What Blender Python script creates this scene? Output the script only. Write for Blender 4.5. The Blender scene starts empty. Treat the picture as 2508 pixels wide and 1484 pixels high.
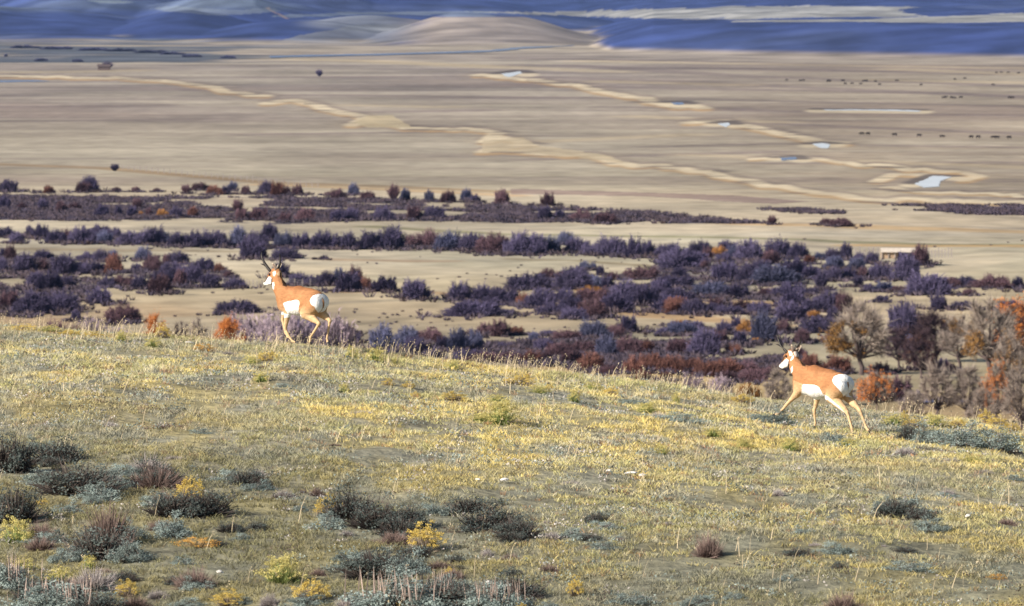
import bpy, math, random
import numpy as np
from mathutils import Vector, Matrix

# ------------------------------------------------------------------ camera, sky, sun, exposure
S = bpy.context.scene
COL = S.collection
R = math.radians
CAMZ = 52.0
K = 0.118 / 2507.0
PITCH = math.atan(763 * K)
cd = bpy.data.cameras.new('camera')
cam = bpy.data.objects.new('camera', cd)
COL.objects.link(cam)
cam.location = (0, 0, CAMZ)
cam.rotation_euler = (math.pi / 2 - PITCH, 0, 0)
cd.sensor_width = 36.0
cd.lens = 36.0 / 0.118
cd.clip_start = 0.5
cd.clip_end = 60000
cd.dof.use_dof = True
cd.dof.focus_distance = 123.0
cd.dof.aperture_fstop = 9.5
S.camera = cam

SUN_EL, SUN_AZ = 27.0, 236.0      # azimuth: where the sun stands, clockwise from +Y (left, a little behind the camera)
w = bpy.data.worlds.new('World')
S.world = w
w.use_nodes = True
nt = w.node_tree
bg = nt.nodes['Background']
sky = nt.nodes.new('ShaderNodeTexSky')
sky.sky_type = 'NISHITA'
sky.sun_disc = False
sky.sun_elevation = R(SUN_EL)
sky.sun_rotation = R(SUN_AZ)
nt.links.new(sky.outputs[0], bg.inputs[0])
bg.inputs[1].default_value = 0.06
sd = bpy.data.lights.new('sun', 'SUN')
sd.energy = 5.0
sd.angle = R(0.5)
sd.color = (1.0, 0.90, 0.76)
sun = bpy.data.objects.new('sun', sd)
COL.objects.link(sun)
sv = Vector((math.sin(R(SUN_AZ)) * math.cos(R(SUN_EL)), math.cos(R(SUN_AZ)) * math.cos(R(SUN_EL)), math.sin(R(SUN_EL))))
sun.rotation_euler = sv.to_track_quat('Z', 'Y').to_euler()
S.view_settings.view_transform = 'Standard'
S.view_settings.look = 'None'
S.view_settings.exposure = 0.60
S.view_settings.gamma = 1.0

rng = np.random.default_rng(7)
random.seed(7)

# ------------------------------------------------------------------ view geometry helpers
cp, sp = math.cos(PITCH), math.sin(PITCH)
def slope(px, py):
    """tangents X/Y and Z/Y of the line of sight through a point of the photo (2507 wide)"""
    dx = (np.asarray(px, float) - 1253.5) * K
    dz = (742 - np.asarray(py, float)) * K
    den = cp + dz * sp
    return dx / den, (-sp + dz * cp) / den
def G(px, py, z=0.0):
    a, b = slope(px, py)
    d = (z - CAMZ) / b
    return a * d, d
def tox(px, d):
    return (np.asarray(px, float) - 1253.5) * K * d
def to_px(x, y):
    return 1253.5 + x / y / K

# ------------------------------------------------------------------ noise
def _hash(ix, iy, s):
    h = (ix.astype(np.int64) * 374761393 + iy.astype(np.int64) * 668265263 + s * 1442695041) & 0xffffffff
    h = ((h ^ (h >> 13)) * 1274126177) & 0xffffffff
    h = h ^ (h >> 16)
    return (h & 0xffff) / 65535.0
def vnoise(x, y, s=0):
    x = np.asarray(x, float); y = np.asarray(y, float)
    ix = np.floor(x); iy = np.floor(y)
    fx = x - ix; fy = y - iy
    fx = fx * fx * (3 - 2 * fx); fy = fy * fy * (3 - 2 * fy)
    a = _hash(ix, iy, s); b = _hash(ix + 1, iy, s); c = _hash(ix, iy + 1, s); d = _hash(ix + 1, iy + 1, s)
    return (a * (1 - fx) + b * fx) * (1 - fy) + (c * (1 - fx) + d * fx) * fy
def fbm(x, y, s=0, o=4):
    r = 0; a = 0.5; t = 0
    for i in range(o):
        r = r + a * vnoise(x * 2 ** i, y * 2 ** i, s + i); t += a; a *= 0.5
    return r / t
def sstep(a, b, x):
    t = np.clip((np.asarray(x, float) - a) / (b - a), 0, 1)
    return t * t * (3 - 2 * t)

# ------------------------------------------------------------------ mesh + material helpers
def mk(name, V, F, mat=None, col=None, parent=None, smooth=False, link=True):
    """one mesh object from numpy verts and equal-sized faces (n x 3 or n x 4)"""
    V = np.asarray(V, np.float32); F = np.asarray(F, np.int32)
    me = bpy.data.meshes.new(name)
    me.vertices.add(len(V)); me.vertices.foreach_set('co', V.ravel())
    k = F.shape[1]
    me.loops.add(F.size); me.loops.foreach_set('vertex_index', F.ravel())
    me.polygons.add(len(F))
    me.polygons.foreach_set('loop_start', np.arange(0, F.size, k, dtype=np.int32))
    try: me.polygons.foreach_set('loop_total', np.full(len(F), k, np.int32))
    except Exception: pass
    me.polygons.foreach_set('use_smooth', np.full(len(F), bool(smooth)))
    if col is not None:
        c = np.ones((len(V), 4), np.float32); c[:, :3] = col
        at = me.color_attributes.new('Col', 'FLOAT_COLOR', 'POINT')
        at.data.foreach_set('color', c.ravel())
    me.update(calc_edges=True); me.validate()
    if mat: me.materials.append(mat)
    o = bpy.data.objects.new(name, me)
    if link: COL.objects.link(o)
    if parent: o.parent = parent
    return o
def tag(o, label=None, cat=None, group=None, kind=None):
    if label: o['label'] = label
    if cat: o['category'] = cat
    if group: o['group'] = group
    if kind: o['kind'] = kind
    return o
def empty(name, loc, rz=0):
    o = bpy.data.objects.new(name, None); COL.objects.link(o)
    o.location = loc; o.rotation_euler = (0, 0, rz); o.empty_display_size = 0.3
    return o

def material(name, base=(1, 1, 1), use_col=False, rough=0.9, noise=None, bump=None, spec=0.15, rnd=0.0, trans=0.0):
    """procedural: base colour (x vertex colour) x multi-scale noise, optional bump.
    noise = list of (scale, detail, low, high, (sx,sy,sz)) multipliers in object space"""
    m = bpy.data.materials.new(name); m.use_nodes = True
    n = m.node_tree; L = n.links; b = n.nodes['Principled BSDF']
    b.inputs['Roughness'].default_value = rough
    b.inputs['Specular IOR Level'].default_value = spec
    if use_col:
        a = n.nodes.new('ShaderNodeAttribute'); a.attribute_name = 'Col'
        mul = n.nodes.new('ShaderNodeMix'); mul.data_type = 'RGBA'; mul.blend_type = 'MULTIPLY'
        mul.inputs[0].default_value = 1
        L.new(a.outputs['Color'], mul.inputs[6]); mul.inputs[7].default_value = (*base, 1)
        cur = mul.outputs[2]
    else:
        rgb = n.nodes.new('ShaderNodeRGB'); rgb.outputs[0].default_value = (*base, 1); cur = rgb.outputs[0]
    tc = n.nodes.new('ShaderNodeTexCoord')
    for nz in (noise or []):
        sc, det, lo, hi, st = nz
        mp = n.nodes.new('ShaderNodeMapping'); mp.inputs['Scale'].default_value = st
        L.new(tc.outputs['Object'], mp.inputs[0])
        t = n.nodes.new('ShaderNodeTexNoise'); t.inputs['Scale'].default_value = sc; t.inputs['Detail'].default_value = det
        L.new(mp.outputs[0], t.inputs['Vector'])
        mr = n.nodes.new('ShaderNodeMapRange'); mr.inputs[1].default_value = 0.3; mr.inputs[2].default_value = 0.7
        mr.inputs[3].default_value = lo; mr.inputs[4].default_value = hi
        L.new(t.outputs[0], mr.inputs[0])
        vm = n.nodes.new('ShaderNodeVectorMath'); vm.operation = 'SCALE'
        L.new(cur, vm.inputs[0]); L.new(mr.outputs[0], vm.inputs['Scale']); cur = vm.outputs[0]
    if rnd:
        oi = n.nodes.new('ShaderNodeObjectInfo')
        mr = n.nodes.new('ShaderNodeMapRange'); mr.inputs[3].default_value = 1 - rnd; mr.inputs[4].default_value = 1 + rnd
        L.new(oi.outputs['Random'], mr.inputs[0])
        vm = n.nodes.new('ShaderNodeVectorMath'); vm.operation = 'SCALE'
        L.new(cur, vm.inputs[0]); L.new(mr.outputs[0], vm.inputs['Scale']); cur = vm.outputs[0]
    L.new(cur, b.inputs['Base Color'])
    if bump:
        t = n.nodes.new('ShaderNodeTexNoise'); t.inputs['Scale'].default_value = bump[0]; t.inputs['Detail'].default_value = 6
        L.new(tc.outputs['Object'], t.inputs['Vector'])
        bp = n.nodes.new('ShaderNodeBump'); bp.inputs['Strength'].default_value = bump[1]; bp.inputs['Distance'].default_value = bump[2]
        L.new(t.outputs[0], bp.inputs['Height']); L.new(bp.outputs[0], b.inputs['Normal'])
    if trans:
        tr = n.nodes.new('ShaderNodeBsdfTranslucent'); L.new(cur, tr.inputs[0])
        mx = n.nodes.new('ShaderNodeMixShader'); mx.inputs[0].default_value = trans
        L.new(b.outputs[0], mx.inputs[1]); L.new(tr.outputs[0], mx.inputs[2])
        L.new(mx.outputs[0], n.nodes['Material Output'].inputs[0])
    return m

U = (1, 1, 1)
M_HILL = material('hillside_soil', use_col=True, rough=1, noise=[(3.0, 6, .65, 1.3, U), (0.5, 4, .8, 1.2, U)], bump=(6, 1.0, 0.06))
M_PLAIN = material('valley_grassland', use_col=True, rough=1, noise=[(0.012, 8, .72, 1.22, (1, .35, 1)), (0.0035, 6, .86, 1.12, (1, .5, 1)), (0.12, 5, .75, 1.22, (1, .6, 1))])
M_FAR = material('haze_blue_sagebrush_hills', use_col=True, rough=1, noise=[(0.006, 9, .62, 1.36, U), (0.02, 5, .7, 1.3, (1, .25, 1))])
M_GRASS = material('dry_grass', use_col=True, rough=.75, spec=.2, trans=.25)
M_WIL = {
    'P': material('purple_willow_twigs', (.060, .056, .108), True, .8, rnd=.28),
    'B': material('blue_grey_willow_twigs', (.072, .084, .150), True, .8, rnd=.25),
    'N': material('brown_willow_twigs', (.092, .060, .075), True, .8, rnd=.25),
    'R': material('rust_willow_leaves', (.125, .066, .054), True, .8, rnd=.25),
    'O': material('ochre_willow_leaves', (.27, .15, .05), True, .8, rnd=.2),
    'W': material('pale_grey_bare_twigs', (.215, .19, .225), True, .8, rnd=.12),
    'T': material('pale_cottonwood_twigs', (.38, .32, .285), True, .8, rnd=.12),
    'F': material('bright_orange_autumn_leaves', (.58, .215, .06), True, .7, rnd=.12),
}
M_SAGE = material('sagebrush_leaves', use_col=True, rough=.85, rnd=.12, trans=.1)
M_TWIG = material('shrub_twigs', use_col=True, rough=.9, rnd=.15)
M_FLOWER = material('rabbitbrush_flowers', use_col=True, rough=.8, rnd=.1, trans=.15)
M_BARK = material('cottonwood_bark', (.11, .085, .085), False, .95, noise=[(6, 4, .6, 1.3, (1, 1, .2))])
M_STONE = material('bleached_stone', (.78, .76, .74), False, .8, noise=[(25, 3, .7, 1.1, U)])
M_COW = material('dark_cattle_hide', (.022, .018, .02), False, .8, rnd=.3)
M_POST = material('weathered_post_wood', (.30, .27, .27), False, .9, noise=[(8, 3, .7, 1.2, (1, 1, .3))])
M_WIRE = material('fence_wire', (.25, .24, .25), False, .5)
M_WATER = bpy.data.materials.new('river_water'); M_WATER.use_nodes = True
_b = M_WATER.node_tree.nodes['Principled BSDF']
_b.inputs['Base Color'].default_value = (.05, .12, .42, 1); _b.inputs['Roughness'].default_value = .12
_n = M_WATER.node_tree.nodes.new('ShaderNodeTexNoise'); _n.inputs['Scale'].default_value = .6
_p = M_WATER.node_tree.nodes.new('ShaderNodeBump'); _p.inputs['Strength'].default_value = .1; _p.inputs['Distance'].default_value = .1
M_WATER.node_tree.links.new(_n.outputs[0], _p.inputs['Height']); M_WATER.node_tree.links.new(_p.outputs[0], _b.inputs['Normal'])

M_SKY_WATER = material('sky_white_water', (.86, .90, .97), False, .25, noise=[(.2, 3, .85, 1.05, U)], spec=.5)  # pale water: bright sky reflection put into the base colour

# ------------------------------------------------------------------ terrain: near hillside
CREST_PX = np.array([-2500, -900, -300, 0, 200, 400, 600, 740, 900, 1000, 1200, 1400, 1600, 1750, 1900, 2050, 2150, 2300, 2400, 2507, 2800, 3500, 5000], float)
CREST_PY = np.array([700, 740, 778, 806, 815, 832, 850, 856, 872, 884, 908, 930, 955, 978, 998, 1012, 1022, 1034, 1048, 1070, 1110, 1180, 1300], float)
def hill_profile(x, y):
    px = np.clip(to_px(x, y), -2500, 5000)
    py = np.interp(px, CREST_PX, CREST_PY)
    u = np.clip(px / 2507, -.5, 1.5)
    Dc = 134 - 5 * u
    Db = 91 - 2 * u
    _, b = slope(px, py)
    zc = CAMZ + Dc * b
    zb = CAMZ + Db * slope(px, 1484)[1] - 0.0
    L = Dc - Db
    s1 = b
    s0 = 2 * (zc - zb) / L - s1
    t = y - Db
    q = zb + s0 * t + (s1 - s0) / (2 * L) * t * t
    lin = zb + s0 * t
    near = np.where(y < Db, lin, q)
    # beyond the crest: keep curving until a slope of -0.16, then straight down
    e = y - Dc
    c = (s1 - s0) / L * 0.9
    e1 = (-0.16 - s1) / c
    q2 = zc + s1 * e + c / 2 * e * e
    z1 = zc + s1 * e1 + c / 2 * e1 * e1
    far = np.where(e < e1, q2, z1 - 0.16 * (e - e1))
    z = np.where(y > Dc, far, near)
    # the ground the photographer stands on
    k = sstep(70, 12, y)
    z = z * (1 - k) + 50.35 * k
    return z
def HZ(x, y):
    x = np.asarray(x, float); y = np.asarray(y, float)
    z = hill_profile(x, y)
    z = z + (fbm(x / 3.2, y / 3.2, 3, 3) - .5) * 0.26 * sstep(200, 150, y) + (vnoise(x * 1.3, y * 1.3, 9) - .5) * 0.08 * sstep(160, 140, y)
    return z
def hill_hit(px, py):
    """where a line of sight first meets the hillside"""
    a, b = slope(px, py)
    d = np.linspace(85, 140, 1400)
    f = HZ(a * d, d) - (CAMZ + b * d)
    i = np.where(f > 0)[0]
    if len(i) == 0:
        j = int(np.argmax(f)); return float(a * d[j]), float(d[j])
    return float(a * d[i[0]]), float(d[i[0]])

def grid_mesh(name, pxs, ds, zf, cf, mat):
    P, D = np.meshgrid(pxs, ds)
    X = (P - 1253.5) * K * D
    Z = zf(X, D, P)
    C = cf(X, D, P, Z)
    V = np.stack([X, D, Z], -1).reshape(-1, 3)
    nr, nc = P.shape
    i = np.arange(nr * nc).reshape(nr, nc)
    F = np.stack([i[:-1, :-1], i[:-1, 1:], i[1:, 1:], i[1:, :-1]], -1).reshape(-1, 4)
    return mk(name, V, F, mat, C.reshape(-1, 3), smooth=True)

def mixc(c, col, k):
    k = np.asarray(k)[..., None]
    return c * (1 - k) + np.array(col) * k

side = [-14000, -9000, -6000, -4000, -2600, -1600, -900, -500, -250]
sideR = [2507 - s for s in reversed(side)]
# patches on the hillside: straw, green, grey sage litter, plus painted slope shade
def hill_col(X, D, P, Z):
    c = np.zeros(X.shape + (3,)) + np.array((.31, .29, .21))
    n = fbm(X / 1.0, D / 2.4, 21, 4)
    c = mixc(c, (.36, .31, .16), sstep(.45, .65, n))
    n2 = fbm(X / .6, D / 1.5, 31, 3)
    c = mixc(c, (.25, .25, .21), sstep(.52, .68, n2) * .7)
    c = mixc(c, (.17, .17, .12), sstep(108, 94, D) * .6)  # shade of the slope turned from the sun, put into the soil colour
    return c
hp = np.concatenate([side, np.linspace(-60, 2567, 420), sideR])
hd = np.concatenate([np.linspace(2, 84, 30), np.linspace(85, 142, 300), np.linspace(144, 460, 60)])
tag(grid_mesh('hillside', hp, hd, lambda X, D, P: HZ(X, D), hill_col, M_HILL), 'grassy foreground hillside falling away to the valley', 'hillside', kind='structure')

# ------------------------------------------------------------------ terrain: valley floor
def poly_mask(P, Q, pts, soft=0):
    inside = np.zeros(P.shape, bool)
    n = len(pts)
    for i in range(n):
        x0, y0 = pts[i]; x1, y1 = pts[(i + 1) % n]
        if y0 == y1: continue
        c = ((y0 > Q) != (y1 > Q)) & (P < (x1 - x0) * (Q - y0) / (y1 - y0) + x0)
        inside ^= c
    return inside.astype(float)
def line_mask(P, Q, pts, w0, w1=None, stretch=6.0):
    """soft band along a line; stretched because the plain is seen at a grazing angle"""
    w1 = w1 or w0
    best = np.full(P.shape, 1e9)
    W = np.interp(P, [min(p[0] for p in pts), max(p[0] for p in pts)], [w0, w1])
    for (x0, y0), (x1, y1) in zip(pts[:-1], pts[1:]):
        ax, ay = x0 / stretch, y0; bx, by = x1 / stretch, y1
        dx, dy = bx - ax, by - ay
        t = np.clip(((P / stretch - ax) * dx + (Q - ay) * dy) / (dx * dx + dy * dy + 1e-9), 0, 1)
        best = np.minimum(best, np.hypot(P / stretch - ax - t * dx, Q - ay - t * dy))
    return sstep(1.0, .35, best / W)
SAGE_A = [(-80, 476), (150, 481), (300, 482), (700, 484), (1000, 494), (1260, 504), (1450, 512), (1650, 527), (1890, 544), (1880, 548), (1700, 547), (1500, 547), (1100, 544), (900, 541), (700, 547), (560, 546), (400, 538), (200, 541), (-80, 538)]
SAGE_B = [(2110, 506), (2300, 500), (2590, 503), (2590, 528), (2400, 526), (2250, 516)]
SAGE_C = [(1850, 514), (1950, 512), (2070, 523), (2050, 527), (1930, 522)]
SAGE_D = [(-80, 640), (60, 628), (260, 655), (560, 668), (600, 700), (440, 722), (260, 700), (190, 745), (60, 775), (-80, 760)]
SAGE_E = [(1180, 840), (1320, 835), (1500, 838), (1760, 840), (1960, 860), (1960, 905), (1560, 905), (1250, 895), (1150, 870)]
SAGE_F = [(1600, 640), (1900, 655), (2250, 675), (2240, 690), (1990, 690), (2060, 760), (1900, 780), (1500, 765), (1330, 720), (1600, 700)]
def plain_col(X, D, P, Z):
    Q = 742 + (np.arctan(CAMZ / D) - PITCH) / K      # photo row of that distance
    ys = [95, 120, 150, 200, 250, 300, 345, 370, 420, 460, 480, 560, 640, 700, 760, 840, 920, 1000, 1060, 1500]
    cs = [(.42, .37, .31), (.46, .40, .32), (.38, .33, .30), (.36, .315, .29), (.33, .28, .255), (.34, .285, .25), (.40, .35, .28), (.46, .41, .33), (.47, .42, .32), (.48, .41, .30), (.55, .455, .33), (.60, .50, .36), (.58, .475, .33),
          (.56, .45, .29), (.55, .42, .27), (.48, .38, .25), (.48, .38, .21), (.36, .31, .18), (.24, .2, .13), (.24, .2, .13)]
    cs = np.array(cs)
    Qn = Q + (fbm(X / 900, D / 900, 5, 4) - .5) * 26 * sstep(1000, 300, Q)
    c = np.stack([np.interp(Qn, ys, cs[:, k]) for k in range(3)], -1)
    # right side of the plain: browner, streaked
    k = sstep(1300, 2100, P) * sstep(130, 180, Q) * sstep(470, 420, Q)
    c = mixc(c, (.37, .29, .215), k * .6)
    f_ = fbm(X / 70, D / 24, 15, 3)
    k_ = sstep(130, 180, Q) * sstep(700, 560, Q)
    c = mixc(c, (.25, .21, .19), sstep(.58, .74, f_) * .45 * k_)
    c = mixc(c, (.60, .54, .43), sstep(.42, .28, f_) * .4 * k_)
    st_ = fbm(X / 420, D / 60, 13, 4)
    c = mixc(c, (.27, .22, .20), sstep(.54, .70, st_) * .45 * sstep(120, 160, Q) * sstep(480, 440, Q))
    c = mixc(c, (.58, .52, .42), sstep(.46, .32, st_) * .35 * sstep(120, 160, Q) * sstep(480, 440, Q))
    n = fbm(X / 260, D / 420, 11, 5)
    c = mixc(c, (.30, .235, .20), sstep(.50, .68, n) * .5 * sstep(140, 160, Q) * sstep(640, 480, Q))
    c = mixc(c, (.56, .50, .38), sstep(.55, .35, n) * .35 * sstep(140, 160, Q))
    n3 = fbm(X / 40, D / 130, 17, 4)
    c = mixc(c, (.36, .34, .24), sstep(.55, .72, n3) * .35 * sstep(500, 600, Q))
    c = mixc(c, (.46, .27, .13), sstep(.58, .72, fbm(X / 60, D / 170, 23, 4)) * .5 * sstep(560, 640, Q))
    c = mixc(c, (.24, .19, .14), sstep(.6, .72, fbm(X / 22, D / 60, 29, 4)) * .4 * sstep(560, 640, Q))
    wob = (fbm(X / 60, D / 90, 41, 3) - .5) * 7
    wob2 = (fbm(X / 25, D / 40, 43, 3) - .5) * 5
    wob3 = (fbm(X / 14, D / 30, 47, 4) - .5) * 6 * sstep(150, 300, Q)
    dark, tan, org = (.25, .20, .19), (.80, .69, .50), (.60, .38, .17)
    def L_(pts, col, w0, w1=None, a=1, st=6.0, wb=1):
        nonlocal c
        c = mixc(c, col, line_mask(P, Q + wb * wob * .3, pts, w0, w1, st) * a)
    # mown edges and ditches
    for pts in ([(-60, 214), (450, 217), (640, 232), (1253, 238), (1700, 243), (2560, 262)], [(640, 190), (1253, 186), (1700, 203), (2560, 240)], [(1253, 142), (2560, 168)], [(1253, 160), (2000, 172), (2560, 185)],
                [(1253, 206), (1500, 215), (2000, 222), (2560, 236)], [(1700, 262), (1850, 272), (2250, 280), (2560, 284)], [(1850, 302), (2560, 330)], [(1400, 160), (1800, 186), (2560, 214)], [(1500, 262), (1800, 268)], [(1600, 360), (1900, 352), (2560, 362)],
                [(-60, 298), (500, 292)], [(-60, 262), (380, 258)], [(900, 275), (1180, 270)], [(600, 330), (1150, 322)], [(1300, 390), (1900, 372)], [(1900, 400), (2560, 398)], [(2300, 470), (2560, 482)]):
        L_(pts, dark, 3.0, None, .65, 30)
    for pts in ([(660, 140), (1253, 165), (1500, 176)], [(1450, 150), (1900, 158), (2560, 168)], [(2200, 170), (2560, 185)], [(-60, 116), (300, 120), (560, 142), (900, 150), (1200, 165)], [(1500, 200), (1800, 208)], [(2150, 196), (2560, 204)],
                [(1250, 350), (1700, 330)], [(1560, 285), (1900, 300)], [(880, 258), (1080, 262)], [(-60, 178), (200, 176), (320, 172)], [(1700, 380), (2560, 412)], [(1253, 470), (1800, 480)]):
        L_(pts, (.58, .48, .33), 3.5, None, .6, 30)
    # oxbow creeks: dry tan banks with an orange near edge
    c1 = [(-60, 186), (200, 189), (400, 196), (450, 207), (520, 213), (560, 226), (645, 234)]
    c2 = [(660, 251), (720, 246), (775, 256), (800, 270), (870, 285), (900, 290), (865, 303), (940, 300), (1000, 315), (1170, 319), (1215, 328), (1180, 345), (1235, 338), (1290, 352), (1175, 370), (1300, 374), (1480, 384), (1500, 400), (1640, 408), (1760, 430), (1850, 447), (1980, 470), (2120, 487), (2300, 492), (2560, 497)]
    c3 = [(1160, 182), (1250, 192), (1400, 207), (1480, 228), (1580, 240), (1600, 255), (1720, 264)]
    c4 = [(1690, 300), (1740, 296), (1800, 302), (1880, 322), (1960, 340), (2060, 350)]
    c5 = [(2150, 448), (2190, 430), (2320, 424), (2400, 428), (2360, 442)]
    c6 = [(1840, 388), (1900, 380), (2000, 392), (2200, 412), (2330, 420)]
    c7 = [(2160, 456), (2250, 468), (2560, 482)]
    def meander(pts, seed):
        g_ = random.Random(seed); q = []
        for (x0, y0), (x1, y1) in zip(pts[:-1], pts[1:]):
            m = max(1, int(abs(x1 - x0) / 28))
            for k in range(m):
                t = k / m; q.append((x0 + (x1 - x0) * t + g_.uniform(-9, 9), y0 + (y1 - y0) * t + g_.uniform(-1, 1) * (1.6 + y0 * .006)))
        return q + [pts[-1]]
    c1, c2, c3, c4, c5, c6, c7 = [meander(p_, i_) for i_, p_ in enumerate((c1, c2, c3, c4, c5, c6, c7))]
    for pts, w0, w1 in ((c1, 4, 6), (c2, 6, 7.5), (c3, 5, 7), (c4, 6, 8), (c5, 6, 6), (c6, 4, 6), (c7, 4, 5)):
        down = [(x, y + w1 * .7) for x, y in pts]
        up = [(x, y - w1 * .7) for x, y in pts]
        L_(up, dark, w0 * .8, w1 * .8, .6, 7)
        L_(down, org, w0 * .7, w1 * .8, .75, 7)
        L_(pts, (.45, .37, .27), w0 * 1.5, w1 * 1.5, .3, 9)
        c = mixc(c, tan, line_mask(P, Q + wob3, pts, w0 * .75, w1 * .75, 7) * (.72 + .28 * sstep(.4, .6, fbm(X / 30, D / 50, 49, 3))))
    allc = np.maximum.reduce([line_mask(P, Q + wob3, p_, 9, 12, 7) for p_ in (c1, c2, c3, c4, c5, c6, c7)])
    c = mixc(c, (.17, .14, .13), allc * sstep(.60, .68, fbm(X / 22, D / 26, 57, 3)) * .8)  # dark flecks: creek-side shadows put into the ground colour
    c = mixc(c, (.60, .50, .34), poly_mask(P, Q + wob2 + wob3, [(1180, 345), (1280, 335), (1310, 355), (1480, 378), (1530, 400), (1280, 372), (1180, 371)]) * .7)
    c = mixc(c, (.62, .52, .34), poly_mask(P, Q + wob2 + wob3, [(862, 300), (900, 285), (960, 283), (1010, 312), (900, 312)]) * .8)
    # ranch tracks and irrigation edges
    L_([(-60, 400), (250, 412), (430, 428), (650, 447), (900, 455), (1250, 470)], (.36, .25, .14), 3, 3, .8, 20)
    L_([(650, 452), (900, 462), (1253, 478)], org, 3.5, 3.5, .5, 20)
    L_([(900, 555), (1253, 577), (1700, 583), (2150, 594), (2560, 602)], (.25, .23, .12), 2.5, 3, .8, 30)
    L_([(2100, 598), (2300, 600), (2560, 604)], org, 3, 4, .8, 30)
    L_([(-60, 612), (400, 614), (620, 620)], (.30, .22, .13), 3, 3, .6, 30)
    L_([(1850, 548), (2200, 560), (2560, 566)], org, 5, 7, .6, 30)
    L_([(1250, 634), (1380, 640), (1560, 652), (1600, 662)], (.28, .22, .13), 3, 3, .8, 12)
    L_([(800, 640), (1100, 642)], (.33, .2, .12), 3, 3, .6, 20)
    L_([(560, 760), (800, 742), (1100, 735)], (.30, .25, .18), 3, 3, .6, 14)
    L_([(820, 800), (1100, 775), (1500, 792)], (.30, .24, .16), 3, 3, .5, 14)
    L_([(840, 720), (1060, 716), (1290, 742), (1600, 778), (1900, 800)], (.50, .30, .14), 5, 6, .7, 14)
    L_([(1620, 730), (1800, 738), (2000, 752)], (.55, .33, .15), 7, 7, .7, 14)
    c = mixc(c, (.29, .20, .19), poly_mask(P, Q + wob, [(1250, 462), (1500, 468), (1800, 478), (1980, 492), (1900, 500), (1600, 480), (1250, 474)]) * .7)
    for pts in ([(2232, 449), (2260, 438), (2288, 428), (2335, 431)], [(1984, 352), (2012, 348), (2045, 351)], [(1750, 301), (1782, 298), (1800, 304)], [(1632, 250), (1668, 248), (1690, 254)], [(1220, 180), (1272, 173), (1290, 178)], [(1900, 385), (1948, 382), (1962, 389)], [(2000, 267), (2256, 269)]):
        L_([(x, y + 5) for x, y in pts], tan, 7, 7, .8, 6)
        L_(pts, (.12, .10, .10), 3.2, 3.2, .9, 12, 0)  # shadowed pond bank painted as a dark line on the ground
    # ground under the low sagebrush flats
    for pl, a in ((SAGE_A, .93), (SAGE_B, .85), (SAGE_C, .6), (SAGE_D, .65), (SAGE_E, .8), (SAGE_F, .55)):
        n5 = sstep(.36, .46, fbm(X / 16, D / 40, 53, 4))
        c = mixc(c, (.062, .052, .088), poly_mask(P, Q + wob + wob2, pl) * a * n5)
    c = c * (.86 - .06 * sstep(450, 150, Q))[..., None] * (1 + sstep(520, 430, Q)[..., None] * np.array((.0, -.01, -.02)) + sstep(520, 600, Q)[..., None] * np.array((.02, .07, .12)))
    # bright straw meadow beyond the crest
    c = mixc(c, (.62, .44, .20), sstep(1150, 1300, P) * sstep(2050, 1800, P) * sstep(893, 902, Q + wob) * sstep(975, 955, Q) * .8)
    return c
def PZ(x, y):
    x = np.asarray(x, float); y = np.asarray(y, float)
    return ((fbm(x / 38, y / 55, 77, 3) - .5) * 1.7 + (fbm(x / 11, y / 16, 78, 2) - .5) * .5) * sstep(2500, 1500, y)
vd = CAMZ / np.tan(PITCH + (np.concatenate([np.linspace(2200, 1100, 30), np.arange(1095, 153, -1.3)]) - 742) * K)
vd = np.concatenate([[250, 330], vd[vd > 400]])
vp = np.concatenate([side, np.linspace(-60, 2567, 720), sideR])
tag(grid_mesh('valley_floor', vp, vd, lambda X, D, P: PZ(X, D), plain_col, M_PLAIN),
    'tan grassland valley floor with dry creek lines', 'valley floor', kind='structure')
VEND = float(vd[-1])

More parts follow.
